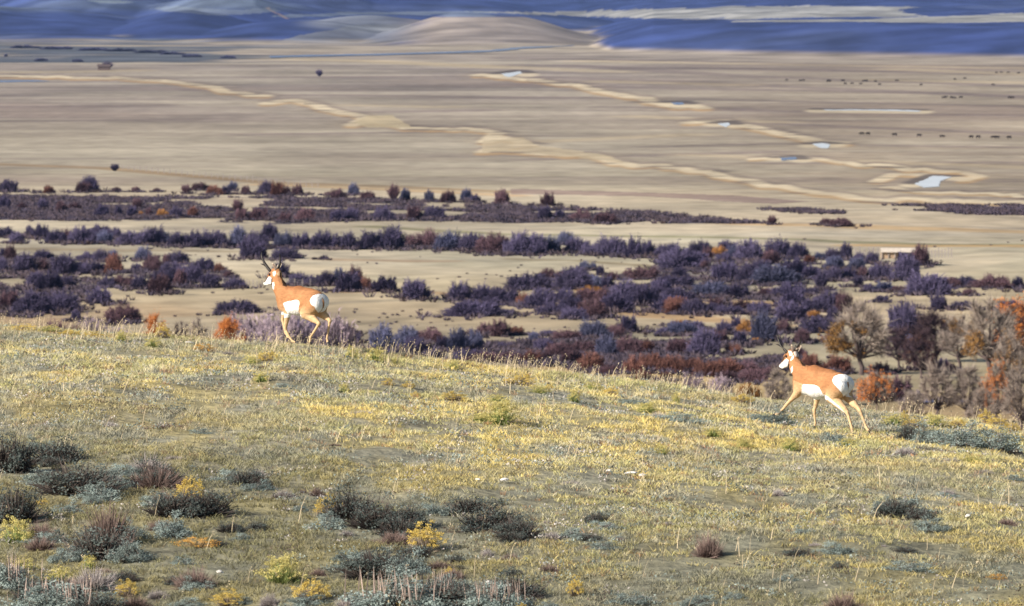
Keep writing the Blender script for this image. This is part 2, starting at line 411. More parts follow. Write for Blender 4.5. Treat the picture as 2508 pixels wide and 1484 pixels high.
# ------------------------------------------------------------------ terrain: bluffs and hills beyond the valley
def lay(P, xs, vs): return np.interp(P, xs, vs)
def hz(py, d): return CAMZ + d * slope(0, py)[1]
def hills_z(X, D, P):
    wob = (fbm(X / 700, D / 900, 91, 4) - .5)
    z = np.full(X.shape, 0.0)
    # right bluff: foot rises out of the plain, flat mesa top
    foot = lay(P, [1150, 1400, 1500, 1700, 2000, 2507, 3200], [9600, 8200, 7324, 7135, 6870, 6468, 6400]) + wob * 120
    top = foot + lay(P, [1400, 1600, 2507], [500, 800, 900])
    hgt = lay(P, [1150, 1430, 1520, 1600, 1800, 2507], [0, 0, 13, 22, 26, 27])
    z = np.maximum(z, hgt * sstep(0, 1, (D - foot) / (top - foot)) + (wob * 2.5) * sstep(7600, 8400, D))
    # tan dome in the middle
    cx, cd_ = (1190 - 1253.5) * K * 9300, 9300
    dome = 31 * np.exp(-(((P - 1190) / 235) ** 2) ** 1.3 - ((D - cd_) / 760) ** 2)
    z = np.maximum(z, dome - .5)
    # left rolling hills
    for (px0, d0, h, sx, sd_) in ((-60, 10300, 40, 330, 900), (450, 9900, 40, 130, 620), (560, 10900, 44, 170, 700), (720, 9500, 29, 170, 560), (900, 9900, 27, 190, 560), (620, 12600, 66, 260, 900), (240, 11800, 58, 200, 900), (60, 9300, 16, 220, 500), (1100, 12400, 42, 260, 800)):
        h *= .85; sx *= 1.45
        z = np.maximum(z, h * np.exp(-(((P - px0 + wob * 130) / sx) ** 2) ** .95 - np.abs((D - d0) / sd_) ** 2.2) - .8)
    z = z + lay(P, [-1000, 900, 1300], [1, 1, 0]) * sstep(8800, 12500, D) * 22 * (1 + wob)
    # second bench and the long rise behind
    z = z + sstep(12400, 14200, D + wob * 1500) * (9 + 10 * fbm(X / 2500, D / 2500, 61, 3))
    z = z + np.maximum(0, (D - 14200)) ** 1.15 * .0085 * (1 + .5 * wob)
    z = z + (fbm(X / 260, D / 420, 71, 4) - .5) * 8 * sstep(7400, 9500, D)
    z = z - np.abs(fbm(X / 210 + D / 2600, D / 1500, 73, 4) - .5) * np.clip(z, 0, 40) * .9
    z = np.where(z < 1.6, z * .12, z - 1.6 * .88)
    z = np.maximum(z, 0) * sstep(VEND - 1, VEND + 120, D)
    return z
def hills_col(X, D, P, Z):
    gy, gx = np.gradient(Z)
    Dg = np.gradient(D, axis=0)
    s = gy / np.maximum(Dg, 1)
    sage = np.array((.040, .064, .195))  # blue of distance haze and shadow put into the hills' base colour
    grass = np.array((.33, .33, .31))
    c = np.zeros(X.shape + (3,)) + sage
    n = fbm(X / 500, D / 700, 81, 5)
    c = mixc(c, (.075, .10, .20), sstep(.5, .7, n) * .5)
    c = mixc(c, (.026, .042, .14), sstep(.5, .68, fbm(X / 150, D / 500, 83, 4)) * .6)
    Q = 742 + (np.arctan((CAMZ - Z) / D) - PITCH) / K
    w_ = (n - .5) * 12 + (fbm(X / 90, D / 160, 85, 3) - .5) * 6; P2 = P + (n - .5) * 160
    def pm_(pts): return poly_mask(P2, Q + w_, pts)
    flat = np.maximum(pm_([(1180, 33), (1400, 29), (1600, 22), (1950, 12), (2060, 15), (2240, 14), (2200, 28), (2260, 40), (1900, 43), (1690, 47), (1400, 39)]),
                      pm_([(1750, 48), (2050, 48), (2300, 40), (2560, 30), (2560, 53), (2300, 54), (1780, 53)]))
    c = mixc(c, grass, flat * .9)
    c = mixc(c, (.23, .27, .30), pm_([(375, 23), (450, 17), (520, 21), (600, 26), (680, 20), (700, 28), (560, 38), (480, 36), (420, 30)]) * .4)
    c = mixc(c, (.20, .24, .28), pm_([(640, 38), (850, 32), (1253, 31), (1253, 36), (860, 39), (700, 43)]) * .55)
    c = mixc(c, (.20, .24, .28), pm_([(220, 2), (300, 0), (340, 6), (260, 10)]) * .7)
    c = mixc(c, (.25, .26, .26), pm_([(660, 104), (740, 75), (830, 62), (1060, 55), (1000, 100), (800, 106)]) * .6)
    c = mixc(c, np.array((.29, .25, .225)), sstep(880, 1040, P2) * sstep(1470, 1380, P2) * sstep(10100, 9950, D) * sstep(40, 44, Q))
    c = mixc(c, (.45, .30, .20), pm_([(665, 18), (672, 18), (700, 46), (690, 46)]) * .6)
    bott = sstep(4.5, .1, Z + (fbm(X / 130, D / 240, 89, 4) - .5) * 7 * sstep(7600, 8600, D))
    pc = plain_col(X, D, P, Z)
    veg = sstep(.44, .58, fbm(X / 420, D / 110, 93, 4)) * sstep(1150, 850, P) * sstep(8000, 9200, D)
    pc = mixc(pc, (.10, .14, .22), veg * .75)
    c = c * (1 - bott[..., None]) + pc * bott[..., None]
    tops = .5 * sstep(.35, .6, n) * sstep(24, 36, Z) * sstep(11500, 10600, D) * sstep(1000, 800, P)
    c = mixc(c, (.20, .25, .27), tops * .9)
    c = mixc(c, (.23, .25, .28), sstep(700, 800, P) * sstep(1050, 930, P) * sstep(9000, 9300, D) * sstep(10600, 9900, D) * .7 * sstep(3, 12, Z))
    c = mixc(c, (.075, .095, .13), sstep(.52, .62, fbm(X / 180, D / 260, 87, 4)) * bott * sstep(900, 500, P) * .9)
    return c
fd = np.concatenate([[VEND], VEND + np.array([20, 60, 110]), np.linspace(VEND + 160, 12000, 260), np.linspace(12060, 26000, 150)])
fp = np.concatenate([side, np.linspace(-60, 2567, 520), sideR])
tag(grid_mesh('hills', fp, fd, hills_z, hills_col, M_FAR), 'haze-blue sagebrush bluffs and hills beyond the valley', 'hills', kind='structure')

# ------------------------------------------------------------------ water
def sheet(name, pts, z, label):
    gg = random.Random(int(pts[0][0])); q = []
    for (x0, y0), (x1, y1) in zip(pts, pts[1:] + pts[:1]):
        for k in range(5):
            t = k / 5; j = .10 * min(14, abs(x1 - x0) + 4)
            q.append((x0 + (x1 - x0) * t + gg.uniform(-j, j) * 2, y0 + (y1 - y0) * t + gg.uniform(-.5, .5)))
    pts = q
    P3 = [(*map(float, G(px, py, z)), z) for px, py in pts]
    c = np.mean(P3, 0)
    me = bpy.data.meshes.new(name)
    me.from_pydata([tuple(np.array(p) - (c[0], c[1], 0)) for p in P3], [], [list(range(len(P3)))])
    me.materials.append(M_SKY_WATER if ('white' in label or 'pale' in label or 'shining' in label or 'narrow' in label) else M_WATER)
    o = bpy.data.objects.new(name, me); COL.objects.link(o); o.location = (c[0], c[1], 0)
    return tag(o, label, 'water', kind='structure')
sheet('pond', [(2238, 450), (2262, 440), (2285, 430), (2330, 433), (2302, 443), (2298, 457), (2262, 459)], .07, 'white shining creek bend at the right of the valley')
sheet('pond', [(1990, 353), (2012, 350), (2032, 353), (2026, 363), (2004, 362)], .07, 'small shining pool in the creek')
sheet('pond', [(1756, 303), (1782, 300), (1790, 305), (1776, 312)], .07, 'pale pool in the upper creek bend')
sheet('pond', [(1640, 251), (1668, 250), (1680, 255), (1655, 257)], .07, 'thin pool on the middle creek')
sheet('pond', [(1226, 181), (1272, 175), (1280, 179), (1244, 189)], .07, 'narrow pool on the far creek')
sheet('pond', [(1908, 386), (1948, 384), (1952, 390), (1915, 393)], .07, 'dark blue pool in the creek')
sheet('pond', [(2016, 268), (2120, 268.4), (2200, 269), (2256, 271), (2250, 273.6), (2190, 271.5), (2100, 270.4), (2020, 270)], .07, 'long pale ditch water on the plain')
sheet('pond', [(2232, 979), (2275, 974), (2340, 978), (2410, 980), (2400, 984), (2250, 984)], .07, 'river glimpsed behind the orange trees')
rv = [(660, 139), (780, 136), (900, 134), (1050, 130), (1200, 125), (1253, 120), (1300, 116), (1400, 110), (1470, 100)]
sheet('river', [(x, y - 2.2 - (1 if x > 1200 else 0)) for x, y in rv] + [(x, y + 2.0) for x, y in reversed(rv)], .45, 'blue river line below the tan dome hill')
sheet('pond', [(-40, 197), (100, 196), (120, 199), (-40, 202)], .07, 'blue ditch water at the left of the plain')

# ------------------------------------------------------------------ strands (twigs, stems, grass)
def strands(base, mid, tip, w0, w1, col, tipcol=None):
    """two-piece tapering ribbons: base quad + tip triangle as tris. arrays (n,3)"""
    n = len(base)
    ax = tip - base
    r = rng.normal(size=(n, 3)); r[:, 2] *= .3
    s = np.cross(ax, r); s /= (np.linalg.norm(s, axis=1, keepdims=True) + 1e-9)
    w0 = np.broadcast_to(w0, (n,))[:, None]; w1 = np.broadcast_to(w1, (n,))[:, None]
    V = np.stack([base - s * w0, base + s * w0, mid - s * w1, mid + s * w1, tip], 1).reshape(-1, 3)
    i = np.arange(n)[:, None] * 5
    F = np.concatenate([i + [0, 1, 3], i + [0, 3, 2], i + [2, 3, 4]], 0)
    col = np.broadcast_to(col, (n, 3)); tipcol = col if tipcol is None else np.broadcast_to(tipcol, (n, 3))
    m_ = (col + tipcol) / 2
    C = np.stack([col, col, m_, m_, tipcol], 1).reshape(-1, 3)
    return V, F, C
def merge(parts):
    V = []; F = []; C = []; o = 0
    for v, f, c in parts:
        V.append(v); F.append(f + o); C.append(c); o += len(v)
    return np.concatenate(V), np.concatenate(F), np.concatenate(C)
def tufts(P, size, aspect=1.0, col=(1, 1, 1)):
    """leaf-sized triangles around points"""
    n = len(P)
    a = rng.normal(size=(n, 3)); a /= np.linalg.norm(a, axis=1, keepdims=True)
    b = np.cross(a, rng.normal(size=(n, 3))); b /= np.linalg.norm(b, axis=1, keepdims=True)
    s = np.broadcast_to(size, (n,))[:, None]
    V = np.stack([P - a * s, P + a * s * .6 + b * s * aspect * .6, P + a * s * .6 - b * s * aspect * .6], 1).reshape(-1, 3)
    F = np.arange(n * 3).reshape(n, 3)
    C = np.repeat(np.broadcast_to(col, (n, 3)), 3, axis=0)
    return V, F, C

# ------------------------------------------------------------------ willows
def willow_mesh(n, seed, lump=.25, spread=1.0, rooty=.35, upright=0.0):
    """bare many-stemmed shrub about 1 wide and 1 high: stems fan from the root, tips make an uneven dome"""
    g = np.random.default_rng(seed)
    th = g.uniform(0, 2 * np.pi, n)
    el = np.arccos(g.uniform(0, 1, n) ** (1.0 + upright))          # 0 = straight up
    lob = 1 + lump * (np.sin(th * 3 + seed) * np.sin(el * 4 + seed * 2) + .6 * np.sin(th * 5 + seed * 3) * np.cos(el * 6)) - lump * .4
    rad = lob * (1 - g.exponential(.13, n).clip(0, .7))
    d = np.stack([np.sin(el) * np.cos(th), np.sin(el) * np.sin(th), np.cos(el)], 1)
    dd_ = d.copy(); dd_[:, 2] = dd_[:, 2] ** .62
    tip = dd_ * rad[:, None] * np.array([.5, .5, .96]) + g.normal(size=(n, 3)) * .025
    tip[:, 2] = np.maximum(tip[:, 2], .03)
    base = np.stack([d[:, 0] * rooty * .5, d[:, 1] * rooty * .5, np.zeros(n)], 1) * g.uniform(.2, 1, n)[:, None]
    t0 = g.uniform(0, .55, n)[:, None]
    mid = base + (tip - base) * .55 + np.array([0, 0, 1]) * -.04 + d * [.05, .05, 0]
    b2 = base * (1 - t0) + mid * t0
    lum = g.uniform(.55, 1.35, n)[:, None]
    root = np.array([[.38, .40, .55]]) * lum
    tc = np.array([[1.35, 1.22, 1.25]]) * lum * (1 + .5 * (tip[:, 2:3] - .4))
    global rng
    rng = g
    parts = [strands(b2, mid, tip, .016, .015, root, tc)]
    # fine twigs along the outer shell
    m = n * 2
    k = g.integers(0, n, m)
    s = mid[k] + (tip[k] - mid[k]) * g.uniform(.1, .9, m)[:, None]
    e = s + (d[k] * .05 + g.normal(size=(m, 3)) * .045 + [0, 0, .015])
    e[:, 2] = np.maximum(e[:, 2], .02)
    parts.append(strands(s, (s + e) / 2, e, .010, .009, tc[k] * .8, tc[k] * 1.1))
    V, F, C = merge(parts)
    r_ = np.percentile(np.hypot(V[:, 0], V[:, 1]), 97); V[:, :2] *= .5 / r_
    V[:, 2] *= 1 / np.percentile(V[:, 2], 99.3)
    return V, F, C
WM = []
for i in range(7):
    V, F, C = willow_mesh(1300, 100 + i, lump=.22 + .03 * (i % 3), rooty=.55)
    o = mk('willow_proto', V, F, M_WIL['P'], C, link=False); WM.append(o.data)
WU = []
for i in range(3):
    V, F, C = willow_mesh(800, 200 + i, lump=.2, rooty=.15, upright=-.3)
    V[:, 2] = V[:, 2] * .8 + .0
    h = V[:, 2]; k = .35 + .9 * sstep(0.0, .5, h)
    V[:, 0] *= k; V[:, 1] *= k
    V[:, 2] *= 1.25
    o = mk('willow_proto', V, F, M_WIL['P'], C, link=False); WU.append(o.data)

ORD = 'first second third fourth fifth sixth seventh eighth ninth tenth eleventh twelfth thirteenth fourteenth fifteenth sixteenth seventeenth eighteenth nineteenth twentieth'.split()
TENS = {20: 'twenty', 30: 'thirty', 40: 'forty', 50: 'fifty', 60: 'sixty', 70: 'seventy'}
def ordinal(i):
    if i < 20: return ORD[i]
    t = (i + 1) // 10 * 10; u = (i + 1) % 10
    if u == 0: return TENS[t][:-1] + 'ieth'
    return TENS[t] + '-' + ORD[u - 1]
LOOK = {'P': 'bare purple', 'B': 'bare blue-grey', 'N': 'bare brown-purple', 'R': 'rust-coloured', 'O': 'ochre-leaved', 'W': 'pale grey bare', 'F': 'bright orange-leaved'}
WILLOW_POS = []
def willow(x, y, w_, h_, kind, upright=False, label='', group='', name='willow'):
    """x, y: foot in the photo; w_, h_ in photo pixels"""
    X, D = map(float, G(x, y))
    sc = K * D
    i = len(WILLOW_POS)
    me = (WU if upright else WM)[(i * 5 + int(x)) % (3 if upright else 7)]
    o = bpy.data.objects.new(name, me); COL.objects.link(o)
    W = w_ * sc; Hh = h_ * sc
    o.location = (X, D, float(PZ(X, D)) - .15)
    o.scale = (W * 1.36, max(W * .9, Hh * .9), Hh * 1.13)
    o.rotation_euler = (0, 0, 0 if W > 2.2 * Hh else random.uniform(-3, 3))
    o.material_slots[0].link = 'OBJECT'; o.material_slots[0].material = M_WIL[kind]
    tag(o, label, 'shrub', group)
    WILLOW_POS.append((X, D, W, Hh, kind))
    return o
def zone(phrase, group, rows, tf):
    """rows of (cx, base cy, w, h, kind[, 'u']) in a crop of the photo; tf = (x0, y0, scale)"""
    it = []
    for r in rows:
        cx, cy, ww, hh, k = r[:5]
        it.append((tf[0] + cx * tf[2], tf[1] + cy * tf[2], ww * tf[2], hh * tf[2], k, len(r) > 5))
    it.sort()
    for i, (x, y, ww, hh, k, u) in enumerate(it):
        size = 'wide low' if ww > 2.1 * hh else ('narrow upright' if ww < .85 * hh else ('large' if ww * hh > 1700 else ('small' if ww * hh < 500 else 'rounded')))
        willow(x, y, ww, hh, k, u, '%s %s willow, %s from left %s' % (size, LOOK[k], ordinal(i), phrase), group)
DSP = (0, 0, 1.0)
TL = (0, 527.4, .25236); TM = (1054.8, 632.9, .24534); TR = (1626.2, 562.6, .24534); TQ = (791.1, 650.5, .17525)
T5 = (0, 351.6, .5); T6 = (1253.5, 351.6, .5); T7 = (1933.8, 685.6, .2725)
zone('in the farthest scattered row', 'scattered far willows along the sagebrush flat', [
    (20, 470, 50, 28, 'P'), (118, 473, 26, 18, 'R'), (206, 471, 40, 24, 'N'), (218, 470, 42, 36, 'P'), (285, 470, 20, 12, 'N'), (333, 470, 20, 13, 'N'), (384, 470, 17, 10, 'N'), (456, 475, 17, 22, 'N', 'u'), (490, 466, 38, 18, 'N'),
    (524, 477, 34, 22, 'R'), (552, 476, 24, 20, 'P'), (570, 468, 20, 22, 'B', 'u'), (601, 476, 19, 20, 'N'), (652, 476, 44, 30, 'P'), (682, 482, 38, 32, 'R'), (703, 477, 16, 20, 'N'), (729, 479, 27, 24, 'N'), (803, 480, 16, 10, 'N'), (827, 488, 34, 24, 'N'),
    (866, 479, 24, 28, 'B'), (900, 490, 30, 20, 'N'), (964, 494, 20, 38, 'N', 'u'), (992, 493, 25, 28, 'B'), (1051, 495, 26, 26, 'B'), (1097, 496, 38, 26, 'N'), (1141, 490, 26, 26, 'B'), (1163, 496, 28, 20, 'P'), (1229, 500, 40, 34, 'N'), (1342, 503, 38, 30, 'N')], DSP)
zone('on the dark sagebrush flat', 'willows standing on the dark sagebrush flat', [
    (10, 513, 25, 30, 'P'), (55, 514, 24, 16, 'N'), (106, 518, 22, 28, 'P', 'u'), (150, 520, 24, 24, 'N'), (183, 514, 28, 18, 'N'), (250, 528, 30, 26, 'P'), (290, 528, 22, 24, 'P'), (324, 529, 28, 24, 'P'), (337, 514, 18, 26, 'N', 'u'), (365, 528, 16, 20, 'N'), (397, 531, 26, 18, 'O'), (345, 528, 16, 12, 'O'),
    (431, 535, 34, 26, 'P'), (472, 533, 32, 24, 'R'), (582, 518, 22, 28, 'N', 'u'), (592, 539, 38, 26, 'N'), (632, 539, 42, 28, 'N'), (697, 546, 25, 22, 'N'), (748, 542, 46, 28, 'N'), (828, 543, 46, 28, 'P'), (860, 542, 42, 30, 'P'), (938, 542, 42, 32, 'P'), (1015, 539, 38, 30, 'N'),
    (1063, 539, 48, 30, 'P'), (1334, 541, 44, 30, 'P'), (1371, 539, 28, 22, 'P'), (1424, 544, 40, 26, 'N'), (1481, 549, 46, 26, 'N'), (1891, 551, 20, 22, 'N', 'u'), (2022, 552, 34, 16, 'N'), (2058, 557, 46, 20, 'N')], DSP)
zone('in the long hedge row, left half', 'willows of the long hedge row', [
    (60, 220, 150, 95, 'P'), (160, 285, 150, 110, 'P'), (285, 210, 60, 90, 'P'), (400, 240, 190, 130, 'P'), (540, 272, 170, 120, 'P'), (650, 270, 130, 120, 'N'), (790, 292, 220, 155, 'P'), (970, 200, 200, 90, 'P'), (1000, 278, 190, 110, 'B'), (1120, 245, 120, 100, 'P'),
    (1290, 307, 250, 125, 'P'), (1490, 302, 230, 160, 'P'), (1600, 280, 90, 110, 'B'), (1720, 317, 200, 135, 'P'), (1880, 317, 190, 145, 'P'), (2080, 312, 230, 145, 'P'), (2310, 310, 190, 190, 'B')], TL)
zone('in the long hedge row, middle stretch', 'willows of the long hedge row', [
    (1255, 516, 120, 80, 'P'), (1322, 480, 84, 80, 'P'), (1395, 512, 100, 76, 'B'), (1480, 518, 120, 76, 'P'), (1590, 520, 130, 85, 'P'), (1705, 520, 110, 78, 'P'), (1815, 526, 130, 82, 'P'), (1920, 520, 150, 105, 'P'), (2010, 505, 60, 60, 'N'), (2100, 518, 110, 85, 'N'), (2205, 530, 130, 85, 'B'),
    (2310, 532, 110, 80, 'P'), (2420, 542, 140, 88, 'N'), (2500, 546, 80, 66, 'P'), (1240, 572, 145, 92, 'P'), (1400, 576, 110, 52, 'P'), (1588, 577, 34, 22, 'P')], T5)
zone('in the long hedge row, right of centre', 'willows of the long hedge row', [
    (40, 548, 120, 105, 'P'), (120, 542, 110, 88, 'P'), (195, 540, 100, 74, 'B'), (262, 505, 74, 62, 'B'), (315, 538, 110, 72, 'P'), (395, 546, 100, 54, 'P'), (490, 548, 130, 86, 'P'), (596, 556, 90, 96, 'P'), (664, 536, 80, 66, 'P'), (740, 556, 110, 62, 'P')], T6)
zone('in the upper right thicket', 'willows of the dense right-hand thicket', [
    (80, 290, 250, 150, 'P'), (180, 405, 390, 185, 'P'), (370, 230, 220, 125, 'P'), (430, 320, 130, 120, 'N'), (550, 240, 140, 90, 'O'), (620, 210, 170, 105, 'P'), (600, 345, 140, 85, 'P'), (690, 305, 140, 125, 'B'), (850, 325, 240, 190, 'P'), (1060, 350, 190, 130, 'N'), (1145, 290, 230, 190, 'P'),
    (1340, 300, 190, 160, 'P'), (1450, 345, 120, 85, 'R'), (1545, 310, 120, 75, 'B'), (1680, 305, 150, 110, 'P'), (1812, 305, 100, 165, 'P'), (1700, 405, 220, 120, 'B'), (1950, 315, 110, 85, 'P'), (2075, 355, 120, 115, 'P'), (1920, 410, 200, 110, 'B'), (2400, 390, 190, 150, 'P'), (2560, 370, 160, 190, 'N')], TR)
zone('in the middle right thicket', 'willows of the dense right-hand thicket', [
    (1567, 625, 100, 190, 'P', 'u'), (1935, 598, 90, 115, 'P', 'u'), (1975, 500, 140, 120, 'N'), (1840, 500, 160, 110, 'P'), (1700, 505, 190, 120, 'P'), (2150, 500, 230, 150, 'P'), (2420, 525, 280, 220, 'P'), (1450, 490, 170, 120, 'P'), (1290, 460, 260, 160, 'P'), (1100, 550, 410, 180, 'B'), (960, 440, 200, 120, 'P'),
    (620, 520, 360, 170, 'P'), (850, 540, 250, 180, 'P'), (150, 500, 150, 115, 'P'), (400, 410, 60, 90, 'N', 'u'), (90, 590, 340, 115, 'P'), (480, 640, 320, 130, 'B'), (740, 645, 270, 125, 'P'), (1025, 640, 150, 85, 'N'), (1265, 645, 290, 125, 'P'), (1480, 645, 130, 60, 'P'),
    (2190, 645, 200, 95, 'B'), (2045, 642, 110, 80, 'P'), (2350, 650, 160, 60, 'N'), (2490, 660, 100, 120, 'P')], TR)
zone('in the lower right thicket', 'willows of the dense right-hand thicket', [
    (120, 710, 300, 130, 'P'), (120, 850, 200, 150, 'R'), (300, 872, 220, 145, 'P'), (525, 810, 150, 120, 'N'), (450, 870, 260, 110, 'P'), (780, 800, 200, 100, 'N'), (950, 850, 240, 120, 'P'), (660, 880, 230, 90, 'P'), (1140, 760, 110, 60, 'P'), (1250, 925, 330, 180, 'P'), (1290, 745, 280, 130, 'P'),
    (1500, 825, 280, 120, 'P'), (1490, 890, 120, 70, 'O'), (1650, 775, 240, 160, 'P'), (1690, 925, 130, 130, 'P'), (1790, 835, 170, 190, 'N'), (2165, 735, 130, 70, 'P')], TR)
zone('behind the right pronghorn', 'willows behind the right pronghorn', [
    (180, 1065, 260, 130, 'B'), (150, 970, 150, 55, 'O'), (330, 1010, 130, 80, 'P'), (600, 1045, 170, 120, 'P'), (720, 1010, 120, 110, 'P'), (810, 1055, 130, 140, 'O'), (990, 1150, 230, 270, 'B'), (1190, 1045, 170, 125, 'N'), (1540, 1045, 330, 150, 'P'), (1375, 1150, 190, 130, 'N'), (1650, 1135, 160, 85, 'N'),
    (160, 1230, 220, 145, 'N'), (410, 1245, 310, 230, 'P'), (560, 1150, 190, 125, 'N'), (750, 1175, 180, 125, 'P'), (700, 1245, 170, 95, 'R'), (910, 1160, 100, 50, 'O'), (2380, 1060, 330, 280, 'P'), (2440, 1155, 180, 110, 'B')], TR)
zone('in the clump below the long hedge', 'willows of the middle clump', [
    (300, 410, 290, 170, 'P'), (520, 438, 260, 170, 'P'), (710, 452, 280, 160, 'P'), (1000, 310, 400, 150, 'P'), (925, 462, 150, 120, 'R'), (1100, 490, 260, 180, 'P'), (1165, 215, 160, 105, 'N'), (1285, 220, 110, 90, 'N'), (1440, 210, 250, 120, 'P'), (1420, 325, 320, 180, 'P'), (1530, 135, 85, 95, 'B'),
    (1620, 130, 85, 80, 'B'), (1690, 180, 70, 95, 'P'), (1600, 290, 210, 110, 'B'), (1600, 345, 210, 75, 'O'), (1765, 315, 160, 120, 'P'), (1820, 212, 130, 80, 'N'), (1975, 185, 130, 80, 'N'), (2130, 202, 240, 110, 'N'), (1940, 400, 280, 190, 'P'), (2130, 470, 280, 190, 'P'), (2300, 340, 240, 140, 'P'), (1330, 430, 260, 130, 'P'), (1600, 430, 290, 130, 'N'),
    (1850, 535, 340, 180, 'P'), (2400, 540, 330, 160, 'P'), (1240, 590, 280, 110, 'P'), (1610, 605, 270, 170, 'N'), (1430, 630, 210, 110, 'P'), (1400, 540, 280, 130, 'P'), (2440, 580, 190, 130, 'R')], TM)
zone('on the meadow between the pronghorns', 'willows on the meadow between the two pronghorns', [
    (430, 605, 440, 150, 'P'), (470, 602, 150, 80, 'R'), (755, 590, 150, 55, 'P'), (540, 745, 170, 110, 'N'), (690, 775, 230, 155, 'N'), (850, 765, 130, 80, 'R'), (730, 880, 190, 60, 'P'), (1030, 825, 120, 105, 'B'), (1180, 772, 150, 60, 'P'), (1370, 815, 240, 95, 'N'), (1630, 805, 240, 160, 'B'), (1845, 795, 160, 110, 'N'), (1965, 755, 230, 150, 'P'),
    (1130, 900, 220, 120, 'P'), (1250, 995, 270, 160, 'N'), (1010, 1055, 240, 120, 'R'), (1500, 920, 330, 120, 'N'), (1750, 965, 190, 200, 'B'), (1960, 945, 250, 160, 'N'), (2160, 925, 150, 120, 'R')], TM)
zone('in the rust band just beyond the crest', 'rust and brown willows just beyond the crest', [
    (1600, 1105, 240, 170, 'R'), (1400, 1065, 240, 150, 'N'), (1150, 1040, 160, 90, 'N'), (2320, 785, 130, 80, 'P'), (2450, 785, 160, 130, 'B'), (2450, 940, 190, 130, 'N'), (2030, 1135, 230, 165, 'R'), (2220, 1105, 260, 160, 'R'), (2400, 1135, 260, 170, 'R'), (2120, 1215, 160, 90, 'R'), (2350, 1215, 140, 90, 'R'), (1790, 1130, 220, 80, 'N'),
    (600, 1045, 420, 95, 'N'), (850, 1045, 260, 75, 'N'), (400, 1010, 300, 110, 'P'), (2600, 1120, 240, 140, 'R'), (2780, 1150, 260, 140, 'R'), (2960, 1130, 260, 150, 'R'), (3150, 1120, 230, 120, 'N'), (2950, 1230, 200, 110, 'N'), (3200, 1230, 240, 120, 'N'), (3350, 1160, 200, 100, 'N')], TM)
zone('in the left cluster, upper rows', 'willows of the left-hand cluster', [
    (20, 545, 110, 125, 'P'), (30, 430, 100, 100, 'P'), (100, 440, 85, 135, 'N'), (240, 550, 240, 175, 'P'), (420, 440, 180, 95, 'P'), (410, 550, 150, 125, 'N'), (620, 555, 270, 175, 'P'), (770, 555, 200, 105, 'P'), (870, 440, 210, 85, 'P'), (980, 470, 140, 115, 'P'), (940, 548, 180, 95, 'P'),
    (1100, 395, 85, 75, 'B'), (1105, 555, 135, 175, 'R'), (1390, 430, 150, 120, 'B'), (1480, 545, 160, 150, 'N'), (1330, 540, 100, 75, 'P'), (1620, 485, 85, 95, 'N'), (1720, 485, 180, 120, 'P'), (1980, 555, 200, 125, 'P'), (2125, 565, 90, 90, 'R'), (1850, 645, 210, 170, 'P'), (1680, 600, 260, 140, 'P')], TL)
zone('in the left cluster, lower rows', 'willows of the left-hand cluster', [
    (1750, 690, 125, 155, 'N'), (2040, 705, 200, 135, 'P'), (2290, 710, 180, 95, 'P'), (2220, 612, 85, 65, 'N'), (1590, 680, 220, 130, 'P'), (1045, 695, 130, 105, 'P'), (1190, 692, 260, 105, 'N'), (1360, 735, 210, 125, 'P'), (1560, 780, 220, 175, 'N'), (480, 762, 280, 180, 'P'), (350, 705, 230, 140, 'P'),
    (650, 705, 190, 105, 'P'), (970, 848, 260, 145, 'P'), (100, 890, 240, 160, 'N'), (330, 925, 290, 200, 'P'), (600, 905, 280, 180, 'P'), (1195, 1050, 290, 170, 'N'), (735, 1015, 80, 110, 'P'), (2310, 960, 350, 125, 'P'), (2180, 950, 130, 90, 'P')], TL)
zone('around and right of the left pronghorn', 'willows around the left pronghorn', [
    (-600, 200, 280, 200, 'P'), (-330, 260, 300, 160, 'P'), (-100, 280, 260, 140, 'P'), (60, 290, 240, 200, 'P'), (360, 388, 390, 265, 'P'), (440, 300, 220, 250, 'N'), (230, 240, 160, 200, 'B'), (590, 352, 150, 175, 'R'), (870, 398, 400, 205, 'P'), (1290, 475, 450, 250, 'P'), (320, 930, 210, 130, 'N'), (440, 1060, 150, 130, 'P'),
    (830, 1180, 280, 330, 'B'), (1170, 1150, 330, 290, 'B'), (1300, 1220, 270, 220, 'P'), (1500, 1035, 320, 180, 'N'), (1670, 1160, 220, 180, 'P'), (1880, 1175, 300, 300, 'B'), (2110, 1160, 250, 250, 'B'), (950, 1250, 200, 120, 'P'), (1520, 1240, 220, 110, 'P')], TQ)
zone('at the right edge behind the tall trees', 'willows behind the tall cottonwoods', [
    (1250, 155, 330, 170, 'P'), (1420, 100, 200, 90, 'N'), (1570, 70, 200, 90, 'P'), (1830, 95, 280, 110, 'N'), (2050, 90, 120, 100, 'P'), (1620, 165, 110, 65, 'N'), (1340, 285, 170, 130, 'P'), (1560, 270, 190, 70, 'P'), (1980, 295, 210, 90, 'P'), (1060, 565, 260, 320, 'P'), (1060, 620, 150, 95, 'B'),
    (430, 820, 240, 150, 'R'), (190, 800, 210, 140, 'R'), (820, 830, 200, 100, 'N'), (990, 625, 80, 55, 'N'), (1220, 795, 200, 110, 'N'), (1370, 790, 130, 100, 'P'), (1440, 810, 110, 85, 'N'), (990, 1060, 260, 200, 'N'), (740, 1050, 160, 120, 'N'), (1130, 1065, 150, 90, 'P'), (60, 700, 160, 90, 'N'), (1880, 590, 130, 80, 'P'), (1990, 620, 150, 90, 'N')], T7)

